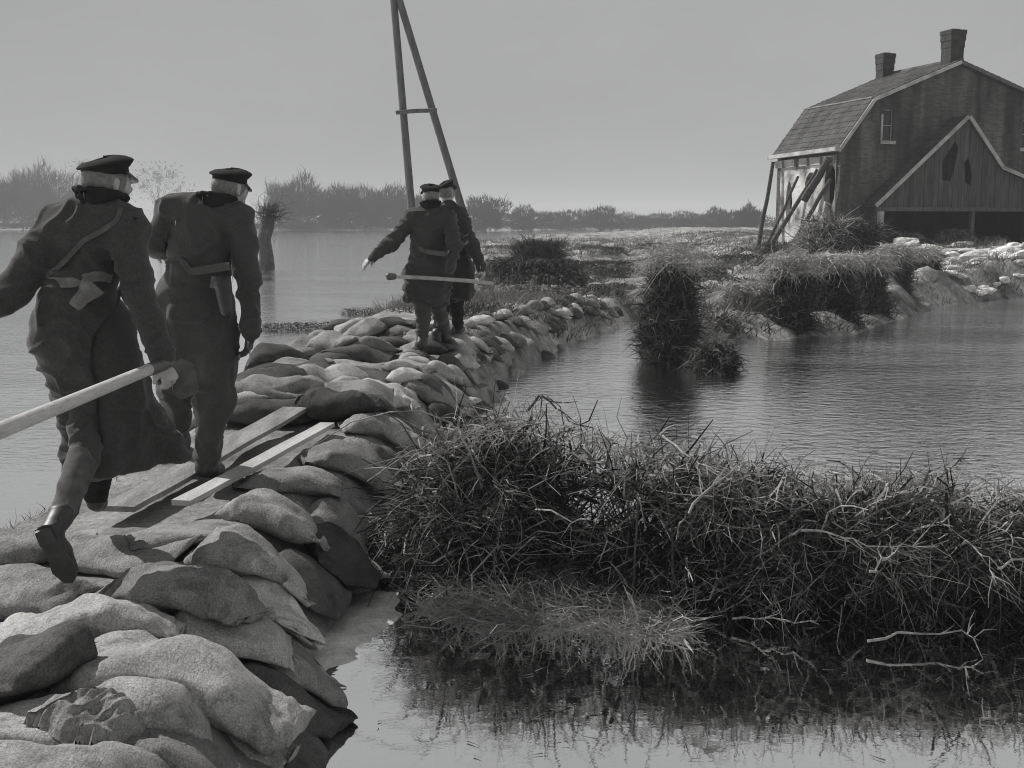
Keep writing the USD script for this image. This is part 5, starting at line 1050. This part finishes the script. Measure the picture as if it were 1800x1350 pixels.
# meadow grass: tufts over the field and the dike's edges
rng = np.random.default_rng(5)
def scatter(n, x0, x1, y0, y1, zmin, mat, L, bw, name, label, pick=None, cl=0.45):
    yy = np.exp(rng.uniform(math.log(y0), math.log(y1), n)); xx = rng.uniform(x0, x1, n) if not callable(x0) else x0(yy, n)
    p = np.column_stack([xx, yy]); k = meshkit.fbm(np.column_stack([p * .8, 0 * xx]), 3, 6) > cl; p = p[k]
    z_ = ground(p); k = z_ > zmin
    if pick is not None: k &= pick(p)
    p, z_ = p[k], z_[k]; n = len(p); sc = 0.6 + p[:, 1] / 60
    dr = rng.normal(size=(n, 3)) * [.5, .5, .2] + [0.15, 0, .9]
    return obj(name, blades(np.column_stack([p, z_ - .02]), dr, rng.uniform(*L, n) * np.minimum(sc, 1.4), bw * sc * rng.uniform(.6, 1.4, n), .3, rng, seg=2), M[mat], kind='stuff', label=label, cat='grass')
scatter(120000, lambda y_, n: rng.uniform(-0.14, 0.52, n) * y_, None, 17, 120, WATER + .03, 'meadow_grass', (.15, .42), .02, 'meadow_grass', 'dry grass tufts over the half-drowned meadow', lambda p: sd_poly(p, FIELD) > -.2)
scatter(14000, -3.4, 0.2, 3, 17, WATER + .02, 'straw_mid', (.06, .2), .008, 'dike_grass', 'trampled grass between the sandbags and on the dike slope', lambda p: (np.abs(sd_poly(p, DIKE)) < .5) & (top_at(p[:, 0], p[:, 1]) - ground(p) < .03), .42)
for i, (px, py, lab) in enumerate([(500, 580, 'drowned grass tussock in the water behind the second man'), (590, 578, 'drowned grass tussock left of the far pair'), (640, 552, 'faint grass tussock in the water farther left of the far pair')]):
    b_ = at(px, py, WATER); reed_clump('grass_tussock', lab, 'grass', b_ + [0, 0, -.05], 1.2, .9, .26, 900, 140 + i, mats=('straw_dark', 'straw_mid'), bw=.02, droop=.8, spread=.8)

rnd = random.Random(31); rgm = np.random.default_rng(31); m_n = 0
for k in range(60):
    y_ = math.exp(rnd.uniform(math.log(24), math.log(95))); x_ = y_ * rnd.uniform(-0.02, .30)
    if sd_poly(np.array([[x_, y_]]), FIELD)[0] < .8: continue
    b_ = np.array([x_, y_, ground([[x_, y_]])[0] - .1])
    reed_clump('meadow_tussock', 'ragged tussock of dead growth scattered over the half-drowned meadow', 'tussock', b_, rnd.uniform(.8, 2.0) * (1 + y_ / 90), rnd.uniform(.6, 1.1), rnd.uniform(.25, .6), 700, 400 + k, mats=('straw_dark', 'straw_mid') if k % 3 else ('straw_mid', 'straw_light'), bw=.03 + y_ * .0008, droop=.8, spread=.6, group='ragged tussocks over the meadow')
# straw adrift on the flood
rng = np.random.default_rng(9); n = 620
fp_ = np.vstack([np.column_stack([rng.uniform(-.6, 5, n // 2), rng.uniform(4.2, 6.0, n // 2)]), np.column_stack([rng.uniform(-.2, 9, n // 2), 7.6 + rng.exponential(2.2, n // 2)])])
fp_ = fp_[ground(fp_) < WATER - .03]; n = len(fp_)
obj('floating_straw', blades(np.column_stack([fp_, np.full(n, WATER + .006)]), rng.normal(size=(n, 3)) * [1, .8, 0], rng.uniform(.015, .09, n), rng.uniform(.003, .007, n), 0, rng, seg=2, side=0), M['straw_mid'], kind='stuff', label='bits of straw adrift on the flood along the brush bank', cat='straw')
# pale rubble in front of the cart bay
rnd = random.Random(8)
for k in range(120):
    px, py = rnd.uniform(1545, 1900), rnd.uniform(452, 500)
    b_ = G(px, py, 0.05); gz0 = ground([b_[:2]])[0]
    if gz0 < WATER: continue
    s_ = rnd.uniform(.12, .30) * (1.3 if py < 475 else .8)
    m_ = trimesh.creation.icosphere(2, 1.0); n_ = meshkit.fbm(m_.vertices * 1.3 + k * 5, 3, k) - .5
    m_.vertices *= (1 + 1.5 * n_)[:, None] * np.array([s_ * rnd.uniform(.9, 1.6), s_ * rnd.uniform(.8, 1.3), s_ * rnd.uniform(.4, .75)])
    m_.apply_translation([b_[0], b_[1], gz0 + s_ * .18])
    obj('rubble_lump', m_, M['rubble'], smooth=False, label='pale lump in the rubble spread before the cart bay of the farmhouse', cat='rubble', group='pale rubble before the farmhouse')
for k, (s_, dv, w_, h_, lab) in enumerate([(2.6, 0.2, 1.0, .75, 'small pale heap inside the cart bay, on the left'), (4.7, 0.2, 1.7, 1.1, 'large pale heap inside the cart bay, in the middle'), (6.6, 0.3, .8, .9, 'pale heap inside the cart bay, farthest right')]):
    c = B0 + gv * (s_ + .3) + av * dv
    reed_clump('hay_pile', lab, 'heap', np.array([c[0], c[1], ground([c[:2]])[0]]), w_, .9, h_, 1800, 170 + k, mats=('straw_mid', 'straw_light'), bw=.04, droop=1.0, spread=.5)
    continue
    m_ = trimesh.creation.icosphere(3, 1.0); n_ = meshkit.fbm(m_.vertices * 2 + k * 3, 4, k) - .5
    m_.vertices *= (1 + .9 * n_)[:, None] * np.array([w_ / 2, .5, h_ * .75]); m_.apply_translation([c[0], c[1], ground([c[:2]])[0] + h_ * .35])
    obj('hay_pile', m_, M['burlap_light'], smooth=50, label=lab, cat='heap')
